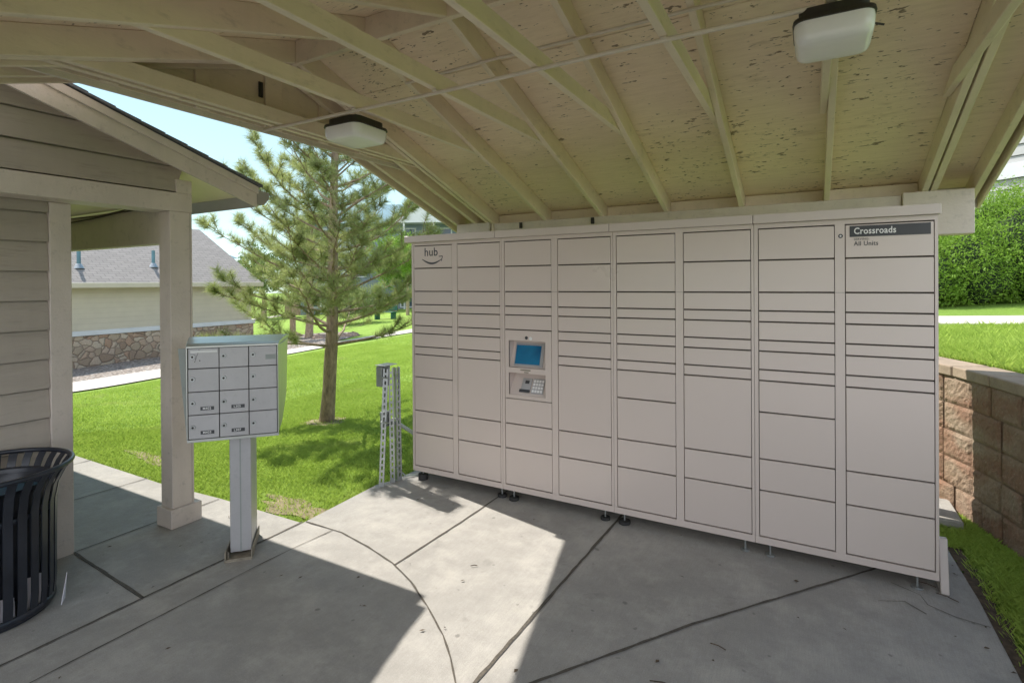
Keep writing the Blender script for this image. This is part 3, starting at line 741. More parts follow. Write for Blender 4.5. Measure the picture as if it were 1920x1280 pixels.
# ------------------------------------------------------------------ cluster mailbox
u_ = Vector((.674, .739, 0)).normalized(); n_m = Vector((u_.y, -u_.x, 0))
A_ = Vector((-.130, -1.578, 0))
pc = A_+u_*.06-n_m*.125
rz = math.atan2(u_.y, u_.x)
mbx = thing('cluster_mailbox', 'grey pedestal mailbox of twelve small lockable doors beside the building column', 'mailbox', tuple(pc), rz)
Tm = WM[mbx.name]
def ml(mb): return mb.xf(Tm)          # local: x along the doors, -y towards the viewer
part(ml(MB().box(-.06, .06, -.125, .125, .03, .80)), 'pedestal', M['mail'], mbx, bevel=.004)
part(ml(MB().box(-.004, .004, -.1262, -.1254, .03, .78)), 'pedestal_seam', M['greybox'], mbx)
tray = MB(); tray.box(-.082, .070, -.185, .155, .0, .008)
tray.box(-.082, -.076, -.185, .155, .009, .062); tray.box(.064, .070, -.185, .155, .009, .062); tray.box(-.075, .063, -.185, -.179, .009, .016)
part(ml(tray), 'base_tray', M['rust'], mbx)
for x, y in ((-.068, -.15), (-.068, .14)):
    part(ml(MB().tube([(x, y, .008), (x, y, .045)], .006, 8)), 'anchor_bolt', M['rust'], mbx)
yf = -.125-.095            # door plane
zb, ztp = .772, 1.312
body = MB()
k0 = [(-.262, yf+.012, zb-.006), (.226, yf+.012, zb-.006), (.226, yf+.012, ztp), (-.262, yf+.012, ztp)]
k1 = [(-.262, yf+.10, zb-.006), (.226, yf+.10, zb-.006), (.24, yf+.10, ztp), (-.275, yf+.10, ztp)]
k2 = [(-.270, yf+.20, zb+.02), (.232, yf+.20, zb+.02), (.25, yf+.20, ztp+.004), (-.30, yf+.20, ztp+.004)]
k3 = [(-.290, yf+.37, zb+.17), (.245, yf+.37, zb+.17), (.256, yf+.37, ztp+.01), (-.315, yf+.37, ztp+.01)]
body.v = k0+k1+k2+k3
for i in range(3):
    for j in range(4): body.f.append((4*i+j, 4*i+(j+1) % 4, 4*i+4+(j+1) % 4, 4*i+4+j))
body.f += [(3, 2, 1, 0), (12, 13, 14, 15)]
part(ml(body), 'housing', M['mailside'], mbx, bevel=.003)
fr = MB(); fr.box(-.266, .230, yf-.002, yf+.0115, zb-.018, zb-.002); fr.box(-.268, -.2615, yf-.002, yf+.0115, zb-.001, ztp); fr.box(.2245, .229, yf-.002, yf+.0115, zb-.001, ztp)
part(ml(fr), 'frame', M['mailside'], mbx, bevel=.001)
fl_ = MB().prism([(-.3135, ztp-.004), (-.2705, ztp-.004), (-.2705, zb-.012)], 1, yf+.020, yf+.0235)
part(ml(fl_), 'side_flange', M['greybox'], mbx)
hood = MB(); prof = [(yf-.012, ztp-.002), (yf-.012, ztp+.010), (yf+.03, ztp+.022), (yf+.16, ztp+.035), (yf+.30, ztp+.038), (yf+.385, ztp+.03), (yf+.385, ztp+.013), (yf+.20, ztp+.006), (yf+.013, ztp+.001)]
vs = [(-.266 - max(0, min(.06, (q[0]-yf)*.18)), q[0], q[1]) for q in prof]+[(.232+max(0, min(.03, (q[0]-yf)*.09)), q[0], q[1]) for q in prof]
np_ = len(prof); hood.add(vs, [tuple(range(np_)), tuple(range(2*np_-1, np_-1, -1))]+[(i, (i+1) % np_, np_+(i+1) % np_, np_+i) for i in range(np_)])
part(ml(hood), 'hood', M['mailside'], mbx, bevel=.002)
cx_ = [-.2595, -.095, .065, .2225]; rz_ = [ztp-.003, 1.187, 1.050, .914, zb]
part(ml(MB().box(-.2612, .2242, yf+.0112, yf+.0118, zb-.0015, ztp-.001)), 'gap_shade', M['dark'], mbx)  # dark sheet behind the mail doors, painted as the shade between them
names = {(2, 0): 'M402', (2, 1): 'L305', (3, 0): 'M403', (3, 1): 'L307'}
for r_ in range(4):
    for c_ in range(3):
        xa, xb = cx_[c_]+.0024, cx_[c_+1]-.0024; za, zc = rz_[r_+1]+.0024, rz_[r_]-.0024
        inset = .004 if (r_, c_) == (0, 0) else random.uniform(-.0006, .0006)
        d = part(ml(MB().box(xa, xb, yf+inset, yf+.0108, za, zc)), 'door', M['mail'], mbx, bevel=.0012)
        lx, lz = xa+.022, zc-(zc-za)*.42-r_*.004
        lo = part(ml(MB().disc((lx, yf+inset-.006, lz), (0, 1, 0), .0145, .0068, 18)), 'lock', M['steel'], d, bevel=.001, smooth=True)
        part(ml(MB().disc((lx, yf+inset-.0068, lz), (0, 1, 0), .0065, .001, 12)), 'keyhole', M['dark'], d)
        if (r_, c_) in names:
            s_ = names[(r_, c_)]; x_ = xa+.062; z_ = za+.024
            part(ml(MB().box(x_, x_+.072, yf+inset-.0015, yf+inset-.0003, z_, z_+.021)), 'number_label', M['plate'], d)
            R_ = Tm.to_3x3()
            text(s_, .019, 'number_lettering', M['white'], d, Tm @ Vector((x_+.012, yf+inset-.0019, z_+.0045)), R_ @ Vector((1, 0, 0)), R_ @ Vector((0, 0, 1)), .0002, .0002)
        if (r_, c_) == (0, 0):
            part(ml(MB().box(xa+.012, xb-.006, yf+.0015, yf+.0039, zc-.026, zc-.012)), 'name_slot', M['white'], d, bevel=.0004)
            sc_ = MB()
            for q in range(9):
                xx_ = lx+.012+.004*q*.7; z_ = lz-.03+.0085*q; sc_.box(xx_-.002, xx_+.002, yf+.0034, yf+.0039, z_-.0016, z_+.0032)
            sc_.box(lx+.035, lx+.041, yf+.0034, yf+.0039, lz-.026, lz-.02)
            part(ml(sc_), 'scribble', M['dark'], d)
        if (r_, c_) == (0, 2):
            part(ml(MB().box(xb-.062, xb-.004, yf+inset-.0004, yf+inset+.0002, za+.035, za+.065)), 'sticker_residue', M['greybox'], d)

# ------------------------------------------------------------------ perforated struts with boxes
up = thing('utility_post', 'pair of perforated galvanised strut posts carrying grey boxes at the patio edge', 'post', (-.11, -.18, 0))
def strut(xb, yb, xt, yt, h, turn):
    mb = MB(); s2 = .0205; n_s = int(h/.05)
    # C-channel: back with slots (built as bars), two sides
    for z0 in [-.25]: mb.box(-s2, s2, -s2, -s2+.0025, z0, .02)
    for k in range(n_s):
        z0 = .02+k*.05; mb.box(-s2, -.007, -s2, -s2+.0025, z0, z0+.05); mb.box(.007, s2, -s2, -s2+.0025, z0, z0+.05)
        mb.box(-.007, .007, -s2, -s2+.0025, z0, z0+.018)
    mb.box(-s2, -s2+.0025, -s2+.0026, s2, -.25, .02+n_s*.05); mb.box(s2-.0025, s2, -s2+.0026, s2, -.25, .02+n_s*.05)
    mb.box(-s2+.0026, -s2+.010, s2-.0025, s2, -.25, .02+n_s*.05); mb.box(s2-.010, s2-.0026, s2-.0025, s2, -.25, .02+n_s*.05)
    R = Matrix.Rotation(turn, 4, 'Z'); top = Vector((xt, yt, h)); bot = Vector((xb, yb, 0)); d = (top-bot).normalized()
    Q = Vector((0, 0, 1)).rotation_difference(d).to_matrix().to_4x4()
    mb.xf(Matrix.Translation(bot) @ Q @ R); return mb
part(strut(-.120, -.262, -.112, -.205, .99, math.radians(38)), 'strut', M['steel'], up)
part(strut(-.105, -.140, -.108, -.150, .985, math.radians(38)), 'strut', M['steel'], up)
part(strut(-.085, -.085, -.085, -.102, .975, math.radians(60)), 'strut', M['steel'], up)
part(MB().box(-.200, -.135, -.235, -.125, .815, .985), 'junction_box', M['greybox'], up, bevel=.006)
part(MB().box(-.205, -.09, -.24, -.09, .9925, .9975), 'box_lid', M['steel'], up, bevel=.001)
part(MB().box(-.180, -.135, -.215, -.135, .47, .60), 'junction_box', M['greybox'], up, bevel=.006)
part(MB().tube([(-.16, -.17, .60), (-.16, -.17, .815)], .011, 10), 'riser_tube', M['hose'], up, smooth=True)
for z in (.53, .90):
    part(MB().tube([(-.13, -.25, z), (-.05, -.245, z)], .005, 8), 'cross_bolt', M['steel'], up)
    part(MB().tube([(-.13, -.115, z), (-.06, -.115, z)], .005, 8), 'cross_bolt', M['steel'], up)
pts = [(-.13, -.14, .50), (-.10, -.06, .47), (-.05, .05, .38), (-.02, .16, .27), (.0, .30, .19), (.02, .48, .15), (.1, .62, .12)]
part(MB().tube(dense3(pts) if 'dense3' in globals() else pts, .016, 10), 'flexible_sleeve', M['hose'], up, smooth=True)
pts = [(-.09, -.12, .12), (-.07, -.02, .02), (-.02, .05, .012), (.05, .12, .012), (.1, .3, .012)]
part(MB().tube(pts, .007, 8), 'loose_cable', M['hose'], up, smooth=True)

# ------------------------------------------------------------------ litter bin
tc_ = Vector((-.69, -2.53, 0))
tb = thing('litter_bin', 'round black slatted metal litter bin with flared rim beside the building corner', 'litter bin', tuple(tc_))
def ring(r, z, rr, seg=56, name='rim', mat=M['black'], sq=1.0):
    mb = MB(); k = 10
    for i in range(seg):
        a = 2*math.pi*i/seg
        for j in range(k):
            b = 2*math.pi*j/k; q = r+rr*math.cos(b); mb.v.append((tc_.x+q*math.cos(a), tc_.y+q*math.sin(a), z+rr*sq*math.sin(b)))
    for i in range(seg):
        for j in range(k): mb.f.append((i*k+j, ((i+1) % seg)*k+j, ((i+1) % seg)*k+(j+1) % k, i*k+(j+1) % k))
    return part(mb, name, mat, tb, smooth=True)
RIM = .345
ring(RIM, .742, .0125, name='rim')
ring(.263, .035, .012, name='bottom_ring', sq=1.6)
ring(.262, .52, .006, name='inner_hoop', sq=2.5)
nsl = 30
for i in range(nsl):
    a = 2*math.pi*i/nsl; ca, sa = math.cos(a), math.sin(a); wd = .019
    prof = [(.262, .03), (.270, .12), (.272, .40), (.274, .55), (.290, .64), (.318, .70), (RIM, .738)]
    mb = MB(); 
    for r_, z in prof:
        for s_, dr in ((-1, .0), (1, .0), (1, .005), (-1, .005)):
            x = (r_+dr)*ca - s_*wd*sa; y = (r_+dr)*sa + s_*wd*ca; mb.v.append((tc_.x+x, tc_.y+y, z))
    for k in range(len(prof)-1):
        for j in range(4): mb.f.append((4*k+j, 4*k+(j+1) % 4, 4*k+4+(j+1) % 4, 4*k+4+j))
    mb.f += [(0, 1, 2, 3), (4*len(prof)-1, 4*len(prof)-2, 4*len(prof)-3, 4*len(prof)-4)]
    part(mb, 'slat', M['black'], tb, smooth=True, angle=50)
part(MB().disc((tc_.x, tc_.y, .0), (0, 0, 1), .255, .02, 40), 'base_plate', M['black'], tb)
ln = MB(); seg = 40
for r_, z in ((.20, .10), (.235, .60), (.258, .665), (.272, .672), (.255, .655), (.228, .59), (.19, .11)):
    for i in range(seg): a = 2*math.pi*i/seg; ln.v.append((tc_.x+r_*math.cos(a), tc_.y+r_*math.sin(a), z))
for k in range(6):
    for i in range(seg): ln.f.append((k*seg+i, k*seg+(i+1) % seg, (k+1)*seg+(i+1) % seg, (k+1)*seg+i))
part(ln, 'inner_liner', M['black'], tb, smooth=True)
part(MB().disc((tc_.x, tc_.y, .60), (0, 0, 1), .225, .004, 40), 'liner_lid', M['liner'], tb)
def sheetp(x0, y0, x1, y1, z0, z1, label, c):
    mb = MB(); K_ = 8
    for i in range(K_+1):
        t = i/K_; x = x0+(x1-x0)*t; y = y0+(y1-y0)*t; wv = .006*math.sin(t*9)
        mb.v += [(x+wv, y+wv, z0), (x-wv+.004, y, z1-.03*t), (x+wv+.002, y+wv+.002, z0), (x-wv+.006, y+.002, z1-.03*t)]
    for i in range(K_):
        mb.f += [(4*i, 4*i+1, 4*i+5, 4*i+4), (4*i+2, 4*i+6, 4*i+7, 4*i+3)]
    mb.f += [(0, 2, 3, 1), (4*K_, 4*K_+1, 4*K_+3, 4*K_+2)]
    o = mb.build('paper_sheet', M['paper']); tag(o, label, 'paper', c)
c0 = tc_
def pol(a, r): a = math.radians(a); return (c0.x+r*math.cos(a), c0.y+r*math.sin(a))
a, b = pol(-30, .235), pol(8, .235); sheetp(a[0], a[1], b[0], b[1], .03, .17, 'white paper slipped between bin liner and slats, nearest the viewer', 'papers caught low in the litter bin')
a, b = pol(12, .236), pol(48, .236); sheetp(a[0], a[1], b[0], b[1], .03, .21, 'white paper slipped behind the right-hand slats of the bin', 'papers caught low in the litter bin')
# torn scrap sticking out at the foot of the bin
mb = MB().add([(-.50, -2.275, .012), (-.435, -2.315, .012), (-.485, -2.27, .15), (-.497, -2.273, .013), (-.432, -2.313, .013), (-.483, -2.268, .151)],
              [(0, 1, 2), (5, 4, 3), (0, 3, 4, 1), (1, 4, 5, 2), (2, 5, 3, 0)])
tag(mb.build('paper_scrap', M['paper']), 'torn white paper scrap leaning on the ground against the bin', 'paper')

# ------------------------------------------------------------------ neighbouring building (left)
bd = thing('clubhouse', 'beige lap-sided building with a gabled porch roof and square column at the left', 'building', (-1.06, -2.1, 0))
XF = -.86
# lap siding courses on the wall facing the patio
zs = [1.425-.178*k for k in range(8, -5, -1)]
sid = MB()
zc_ = -.02
while zc_ < 2.33:
    z0 = zc_+.008; z1 = min(zc_+.1775, 2.33)
    sid.add([(-1.10, -8, z0), (-1.10, -2.124, z0), (-1.066, -2.124, z0), (-1.066, -8, z0), (-1.10, -8, z1), (-1.10, -2.124, z1), (-1.087, -2.124, z1), (-1.087, -8, z1)],
            [(0, 3, 2, 1), (4, 5, 6, 7), (3, 0, 4, 7), (0, 1, 5, 4), (1, 2, 6, 5), (2, 3, 7, 6)])
    zc_ += .1785
sid.v = [(a, b, c+.0) for a, b, c in sid.v]
part(sid, 'siding', M['siding'], bd)
part(MB().box(-1.30, -1.101, -8, -2.02, -.02, 2.33), 'sheathing', M['siding'], bd)
part(MB().box(-1.11, -1.058, -2.122, -2.012, -.01, 2.195), 'corner_board', M['trim'], bd, bevel=.003)
part(MB().box(-8, -1.112, -2.019, -2.008, 0, 2.26), 'wall', M['siding'], bd)
part(MB().box(-1.06, XF, -8, -1.372, 2.195, 2.325), 'porch_beam', M['trim'], bd, bevel=.003)
part(MB().box(-1.00, XF-.001, -1.48, -1.373, 2.326, 2.42), 'beam_block', M['trim'], bd, bevel=.003)
part(MB().box(-8, -1.001, -1.475, -1.395, 1.978, 2.25), 'side_beam', M['trim'], bd, bevel=.004)
col = part(MB().box(-1.000, -.861, -1.525, -1.374, .13, 2.194), 'column', M['trim'], bd, bevel=.003)
part(MB().box(-1.022, -.836, -1.546, -1.335, 0.0, .131), 'column_base', M['trim'], col, bevel=.004)
part(MB().box(-.8605, -.8592, -1.392, -1.388, .135, 2.19), 'column_joint', M['siding'], col)
part(MB().box(-8, -.87, -2.0, -1.48, 2.262, 2.272), 'porch_ceiling', M['soffit'], bd)
part(MB().tube([(-3, -1.52, 2.225), (-2.4, -1.50, 2.205), (-2.0, -1.50, 2.215), (-1.6, -1.50, 2.235), (-1.3, -1.49, 2.245)], .006, 6), 'porch_cable', M['wire'], bd)
part(MB().tube([(-3, -1.53, 2.24), (-2.3, -1.51, 2.235), (-1.9, -1.51, 2.225), (-1.5, -1.50, 2.25), (-1.3, -1.49, 2.25)], .005, 6), 'porch_cable', M['wire'], bd)
part(MB().box(-1.30, -1.08, -1.53, -1.478, 2.222, 2.258), 'porch_fixture', M['greybox'], bd, bevel=.004)
# gable siding above the beam
BS = .325; ZT = 2.268; YE = -1.0; XR = -.66
def zr(y): return ZT+(YE-y)*BS
gz = [2.327, 2.505, 2.683, 2.861, 3.039, 3.217, 3.4]
gb = MB()
for a, b in zip(gz[:-1], gz[1:]):
    a += .008
    ya = min(-1.481, YE-(a+.0-ZT-.10)/BS); yb_ = YE-(b-ZT-.10)/BS
    gb.add([(-.93, -4.6, a), (-.93, ya, a), (-.870, ya, a), (-.870, -4.6, a), (-.93, -4.6, b), (-.93, max(yb_, -4.6), b), (-.891, max(yb_, -4.6), b), (-.891, -4.6, b)],
           [(0, 3, 2, 1), (4, 5, 6, 7), (3, 0, 4, 7), (0, 1, 5, 4), (1, 2, 6, 5), (2, 3, 7, 6)])
part(gb, 'gable_siding', M['siding'], bd)
YRB = -4.6
def slope_prism(x0, x1, y0, o0, o1, yr=YRB):
    return MB().prism([(y0, zr(y0)+o0), (y0, zr(y0)+o1), (yr, zr(yr)+o1), (yr, zr(yr)+o0)], 0, x0, x1)
part(slope_prism(XR-.02, XR, YE, 0, .142), 'rake_board', M['trim'], bd, bevel=.002)
part(slope_prism(XR-.016, XR+.016, YE+.004, .100, .152), 'rake_trim', M['trim'], bd, bevel=.002)
part(slope_prism(-8, XR-.022, YE-.01, .085, .095), 'soffit', M['soffit'], bd)
def sh_(x0, x1): return slope_prism(x0, x1, YE+.03, .160, .172)
part(sh_(-8, XR+.03), 'roof', M['shingledark'], bd)
# thickened shingle tabs along the rake
tabs = MB(); y = YE+.03
while y > -4.4:
    q = MB().prism([(y, zr(y)+.173), (y, zr(y)+.178), (y-.135, zr(y-.135)+.1735), (y-.135, zr(y-.135)+.173)], 0, -3.5, XR+.03+random.uniform(-.004, .006)); tabs.add(q.v, q.f); y -= .14
part(tabs, 'shingle_tabs', M['shingledark'], bd)
part(MB().prism([(zr_y, z_) for zr_y, z_ in ((-4.6, zr(-4.6)+.15), (-4.6, zr(-4.6)+.17), (-8.2, zr(-4.6)+.17-3.6*BS), (-8.2, zr(-4.6)+.15-3.6*BS))], 0, -8, XR+.03), 'roof', M['shingledark'], bd)
part(MB().box(-8, XR-.022, YE-.012, YE, zr(YE)+.0, zr(YE)+.14), 'eave_fascia', M['gutter'], bd, bevel=.002)
gt = [(YE+.002, 2.285), (YE+.06, 2.29), (YE+.10, 2.335), (YE+.105, 2.385), (YE+.095, 2.385), (YE+.09, 2.34), (YE+.055, 2.302), (YE+.012, 2.30), (YE+.012, 2.39), (YE+.002, 2.39)]
part(MB().prism(gt, 0, -8, XR-.004), 'gutter', M['gutter'], bd)
part(MB().prism([(YE+.002, 2.285), (YE+.06, 2.29), (YE+.10, 2.335), (YE+.105, 2.385), (YE+.002, 2.40)], 0, XR-.0035, XR-.001), 'gutter_end', M['gutter'], bd)
part(MB().box(-8.2, -8, -8, -1.4, 0, 2.6), 'wall', M['siding'], bd)

# ------------------------------------------------------------------ retaining wall of split-face blocks
rw = thing('retaining_wall', 'low curved retaining wall of tan split-face blocks beside the locker', 'wall', (4.0, 1.2, 0))
def arclen(pts):
    s_ = [0]
    for a, b in zip(pts[:-1], pts[1:]): s_.append(s_[-1]+math.dist(a, b))
    return s_
SL_ = arclen(wall_line)
def at_s(s):
    s = max(0, min(SL_[-1]-1e-4, s)); i = int(np.searchsorted(SL_, s, 'right'))-1
    a = np.array(wall_line[i]); b = np.array(wall_line[i+1]); t = (s-SL_[i])/(SL_[i+1]-SL_[i]); d = (b-a)/np.linalg.norm(b-a)
    return a+(b-a)*t, d, np.array([-d[1], d[0]])
s_ref = SL_[int(np.argmin([math.dist(q, (3.99, 1.195)) for q in wall_line]))]
blk = MB(); brng = np.random.default_rng(3)
for c_ in range(6):
    z0 = -.24+c_*.2015; z1 = z0+.198; set_ = .012*(5-c_)*-1.0
    s = s_ref-5.2+(.16 if c_ % 2 else -.04)
    while s < s_ref+5.5:
        L = .305 if brng.random() < .75 else .205
        sa, sb = s+.003, s+L-.003; s += L
        near_ = abs(s-s_ref) < 2.5; nx_, nz_ = (12, 8) if near_ else (3, 2)
        off = brng.uniform(-.004, .004); k = len(blk.v); ph = brng.uniform(0, 50)
        pa, d, nn = at_s((sa+sb)/2)
        for j in range(nz_+1):
            for i in range(nx_+1):
                u = i/nx_; v = j/nz_; edge = min(u, 1-u)*nx_ < .5 or min(v, 1-v)*nz_ < .5
                dep = 0.007 if edge else -brng.uniform(0, .008)-.003*math.sin(ph+u*7)*math.cos(ph+v*5)
                p_ = pa+d*((u-.5)*(sb-sa))+nn*(off+dep+.0)
                blk.v.append((p_[0], p_[1], z0+(z1-z0)*v))
        for j in range(nz_):
            for i in range(nx_): q = k+j*(nx_+1)+i; blk.f.append((q, q+1, q+nx_+2, q+nx_+1))
        # the body behind the face
        q0 = pa-d*(sb-sa)/2+nn*.011; q1 = pa+d*(sb-sa)/2+nn*.011; q2 = q1+nn*.2; q3 = q0+nn*.2
        kk = len(blk.v); blk.v += [(q0[0], q0[1], z0), (q1[0], q1[1], z0), (q2[0], q2[1], z0), (q3[0], q3[1], z0), (q0[0], q0[1], z1), (q1[0], q1[1], z1), (q2[0], q2[1], z1), (q3[0], q3[1], z1)]
        blk.f += [tuple(kk+i for i in f_) for f_ in [(4, 5, 6, 7), (0, 1, 5, 4), (1, 2, 6, 5), (3, 0, 4, 7)]]
part(blk, 'block_courses', M['block'], rw)
cp = MB(); s = s_ref-5.1
while s < s_ref+5.5:
    L = .405; pa, d, nn = at_s(s+L/2); s += L; o_ = brng.uniform(-.004, .004)
    q0 = pa-d*(L/2-.003)+nn*(-.018+o_); q1 = pa+d*(L/2-.003)+nn*(-.018+o_); q2 = q1+nn*.27; q3 = q0+nn*.27
    kk = len(cp.v); z0, z1 = .971, 1.045+o_*.5
    cp.v += [(q0[0], q0[1], z0), (q1[0], q1[1], z0), (q2[0], q2[1], z0), (q3[0], q3[1], z0), (q0[0], q0[1], z1), (q1[0], q1[1], z1), (q2[0], q2[1], z1), (q3[0], q3[1], z1)]
    cp.f += [tuple(kk+i for i in f_) for f_ in [(0, 3, 2, 1), (4, 5, 6, 7), (0, 1, 5, 4), (1, 2, 6, 5), (2, 3, 7, 6), (3, 0, 4, 7)]]
part(cp, 'cap_stones', M['cap'], rw, bevel=.007)

# ------------------------------------------------------------------ far house on the left
HX = -15.6
hs = thing('garage_building', 'long low building with shingle hip roof and stone base beyond the lawn', 'building', (HX, 4, -.8))
HY1 = 9.25; HY0 = -6
part(MB().box(HX-7, HX, HY0, HY1, -.9, 1.62), 'wall', M['housewall'], hs)
lap = MB(); z = .40
while z < 1.55: lap.box(HX, HX+.006, HY0, HY1-.1, z, z+.004); z += .15
part(lap, 'siding_shadow_lines', M['siding'], hs)
part(MB().box(HX-.1, HX+.07, HY0, HY1+.07, -1.0, .205), 'stone_base', M['stone'], hs, bevel=.01)
part(MB().box(HX-.1, HX+.11, HY0, HY1+.11, .207, .345), 'sill', M['apttrim'], hs, bevel=.01)
part(MB().box(HX-.1, HX+.02, HY1-.12, HY1+.02, .346, 1.6), 'corner_board', M['housewall'], hs)
RZ = 3.98; EV = .32
rf = MB(); a0 = (HX+EV, HY0, 1.76); a1 = (HX+EV, 9.5, 1.76); r0 = (HX-3.7, HY0, RZ); r1 = (HX-3.7, 9.5, RZ); b0 = (HX-7.6, HY0, 1.76); b1 = (HX-7.6, 9.5, 1.76)
rf.add([a0, a1, r1, r0, b1, b0], [(0, 1, 2, 3), (1, 4, 2), (4, 5, 3, 2)]); rf.add([a0, a1, b1, b0], [(0, 3, 2, 1)])
part(rf, 'roof', M['shingle'], hs)
part(MB().box(HX+EV, HX+EV+.11, HY0, 9.52, 1.60, 1.765), 'gutter', M['housewall'], hs, bevel=.02)
part(MB().prism([(HX-7.2, 1.62), (HX-.1, 1.62), (HX-3.65, 3.85)], 1, HY1-.12, HY1-.02), 'gable_wall', M['housewall'], hs)
part(MB().box(HX-.02, HX+EV-.001, HY0, 9.49, 1.61, 1.635), 'soffit', M['housewall'], hs)
def roofz(x): return 1.76+(HX+EV-x)*(RZ-1.76)/(3.7+EV)
for y_, x_ in ((4.0, HX-.5), (6.15, HX-.65)):
    z_ = roofz(x_)
    pv = part(MB().tube([(x_, y_, z_-.05), (x_, y_, z_+.52), (x_, y_, z_+.54)], [.05, .05, .045], 12), 'vent_pipe', M['slate'], hs, smooth=True)
    part(MB().tube([(x_, y_, z_-.02), (x_, y_, z_+.12)], [.14, .07], 12), 'flashing', M['steel'], pv, smooth=True)
# second house roof far left
h2 = thing('distant_house', 'distant house with a weathered blue-green roof just showing above the shingle roof', 'house', (-33, 14, -1))
part(MB().box(-41.5, -34.5, 15, 20.6, -1.5, 3.6), 'wall', M['housewall'], h2)
part(MB().add([(-34, 14.6, 3.6), (-34, 21, 3.6), (-42, 21, 3.6), (-42, 14.6, 3.6), (-38, 17, 5.35), (-38, 18.9, 5.35)], [(0, 1, 5, 4), (1, 2, 5), (2, 3, 4, 5), (3, 0, 4), (0, 3, 2, 1)]), 'roof', M['slate'], h2)

# ------------------------------------------------------------------ apartment block behind the pine
ax = Vector((.88, .475, 0)).normalized(); ay = Vector((-ax.y, ax.x, 0))
AP = Vector((-35.5, 27.5, -1.2)); rza = math.atan2(ax.y, ax.x)
ap = thing('apartment_building', 'grey-blue three-storey apartment building with white balconies far behind the pine', 'building', tuple(AP), rza)
Ta = WM[ap.name]
def al(mb): return mb.xf(Ta)
part(al(MB().box(0, 14, 0, 9, 0, 8.0)), 'wall', M['aptwall'], ap)
part(al(MB().prism([(-.6, 8.0), (4.5, 10.3), (9.6, 8.0)], 0, -.6, 14.6)), 'roof', M['slate'], ap)
part(al(MB().prism([(8.2, 7.9), (11.2, 9.6), (14.2, 7.9)], 1, -1.6, -.05)), 'gable', M['apttrim'], ap)
for fl in range(3):
    for k_, x in enumerate((1.2, 4.6, 8.9, 12.0)):
        z = .9+fl*2.6
        fr_ = part(al(MB().box(x-.1, x+1.3, -.06, -.002, z-.1, z+1.5)), 'window', M['apttrim'], ap)
        part(al(MB().box(x, x+1.2, -.075, -.062, z, z+1.4)), 'pane', M['glass'], fr_)
    for x0_ in (2.4, 9.4):
        if fl:
            part(al(MB().box(x0_, x0_+2.6, -1.5, -.002, fl*2.6+.1, fl*2.6+.3)), 'balcony', M['apttrim'], ap)
            rl = MB().box(x0_, x0_+2.6, -1.5, -1.44, fl*2.6+1.2, fl*2.6+1.28)
            for q in range(14): rl.box(x0_+q*.195, x0_+q*.195+.03, -1.49, -1.46, fl*2.6+.3, fl*2.6+1.2)
            part(al(rl), 'railing', M['apttrim'], ap)
    for x in (2.4, 5.0-.14, 9.4, 12.0-.14):
        if fl == 0: part(al(MB().box(x, x+.14, -1.5, -1.36, 0, 7.9)), 'balcony_post', M['apttrim'], ap)
ap2 = thing('apartment_building', 'second far grey apartment building partly seen right of the pine trunk', 'building', (-17, 40, -1), math.radians(18), None)
Ta = WM[ap2.name]
part(al(MB().box(0, 16, 0, 9, 0, 6.5)), 'wall', M['aptwall'], ap2)
part(al(MB().prism([(-.6, 6.5), (4.5, 9.0), (9.6, 6.5)], 0, -.6, 16.6)), 'roof', M['slate'], ap2)
for fl in range(2):
    for x in (1.5, 5, 8.5, 12):
        fr_ = part(al(MB().box(x-.1, x+1.5, -.06, -.002, .8+fl*3, 2.5+fl*3)), 'window', M['apttrim'], ap2)
        part(al(MB().box(x, x+1.4, -.075, -.062, .9+fl*3, 2.4+fl*3)), 'pane', M['glass'], fr_)

# white sided house above the hedge on the right
wd_ = Vector((-.743, .669, 0)).normalized(); WP = Vector((11.8, 8.9, 1.0)); rzw = math.atan2(-wd_.y, -wd_.x)
wh = thing('white_house', 'white lap-sided house wall rising behind the hedge at the right edge', 'house', tuple(WP), rzw)
Tw = WM[wh.name]
def wl(mb): return mb.xf(Tw)
side = MB(); z = 0
while z < 6.5:
    side.add([(-16, .0, z), (3, .0, z), (3, .03, z+.24), (-16, .03, z+.24), (-16, .2, z), (3, .2, z), (3, .2, z+.24), (-16, .2, z+.24)], [(0, 1, 2, 3), (0, 4, 5, 1), (3, 2, 6, 7)]); z += .255
side.v = [tuple(q) for q in side.v]
part(wl(side), 'siding', M['whitewall'], wh)
part(wl(MB().box(-16, 3, .21, 5, 0, 6.5)), 'wall', M['whitewall'], wh)
part(wl(MB().box(-16, 3, -.05, -.002, 3.05, 3.40)), 'trim_band', M['apttrim'], wh)

# ------------------------------------------------------------------ vegetation
def tri_blades(P0, h, wd, lean, rng, two=True):
    n_ = len(P0); a = rng.uniform(0, 2*np.pi, n_); b = rng.uniform(0, 2*np.pi, n_)
    dx = np.cos(a)*wd/2; dy = np.sin(a)*wd/2; lx = np.cos(b)*lean*h; ly = np.sin(b)*lean*h
    V = np.zeros((n_, 4, 3)); V[:, 0] = P0; V[:, 1] = P0; V[:, 2] = P0; V[:, 3] = P0
    V[:, 0, 0] -= dx; V[:, 0, 1] -= dy; V[:, 1, 0] += dx; V[:, 1, 1] += dy
    V[:, 2, 0] += dx*.6+lx*.4; V[:, 2, 1] += dy*.6+ly*.4; V[:, 2, 2] += h*.6
    V[:, 3, 0] += lx; V[:, 3, 1] += ly; V[:, 3, 2] += h
    V = V.reshape(-1, 3); base = np.arange(n_)*4
    F_ = np.concatenate([np.stack([base, base+1, base+2], 1), np.stack([base, base+2, base+3], 1)])
    return V, F_
rng = np.random.default_rng(11)
def lawn_points(n_, x0, x1, y0, y1, dens):
    x = rng.uniform(x0, x1, n_); y = rng.uniform(y0, y1, n_); k = rng.random(n_) < dens(x, y); return x[k], y[k]
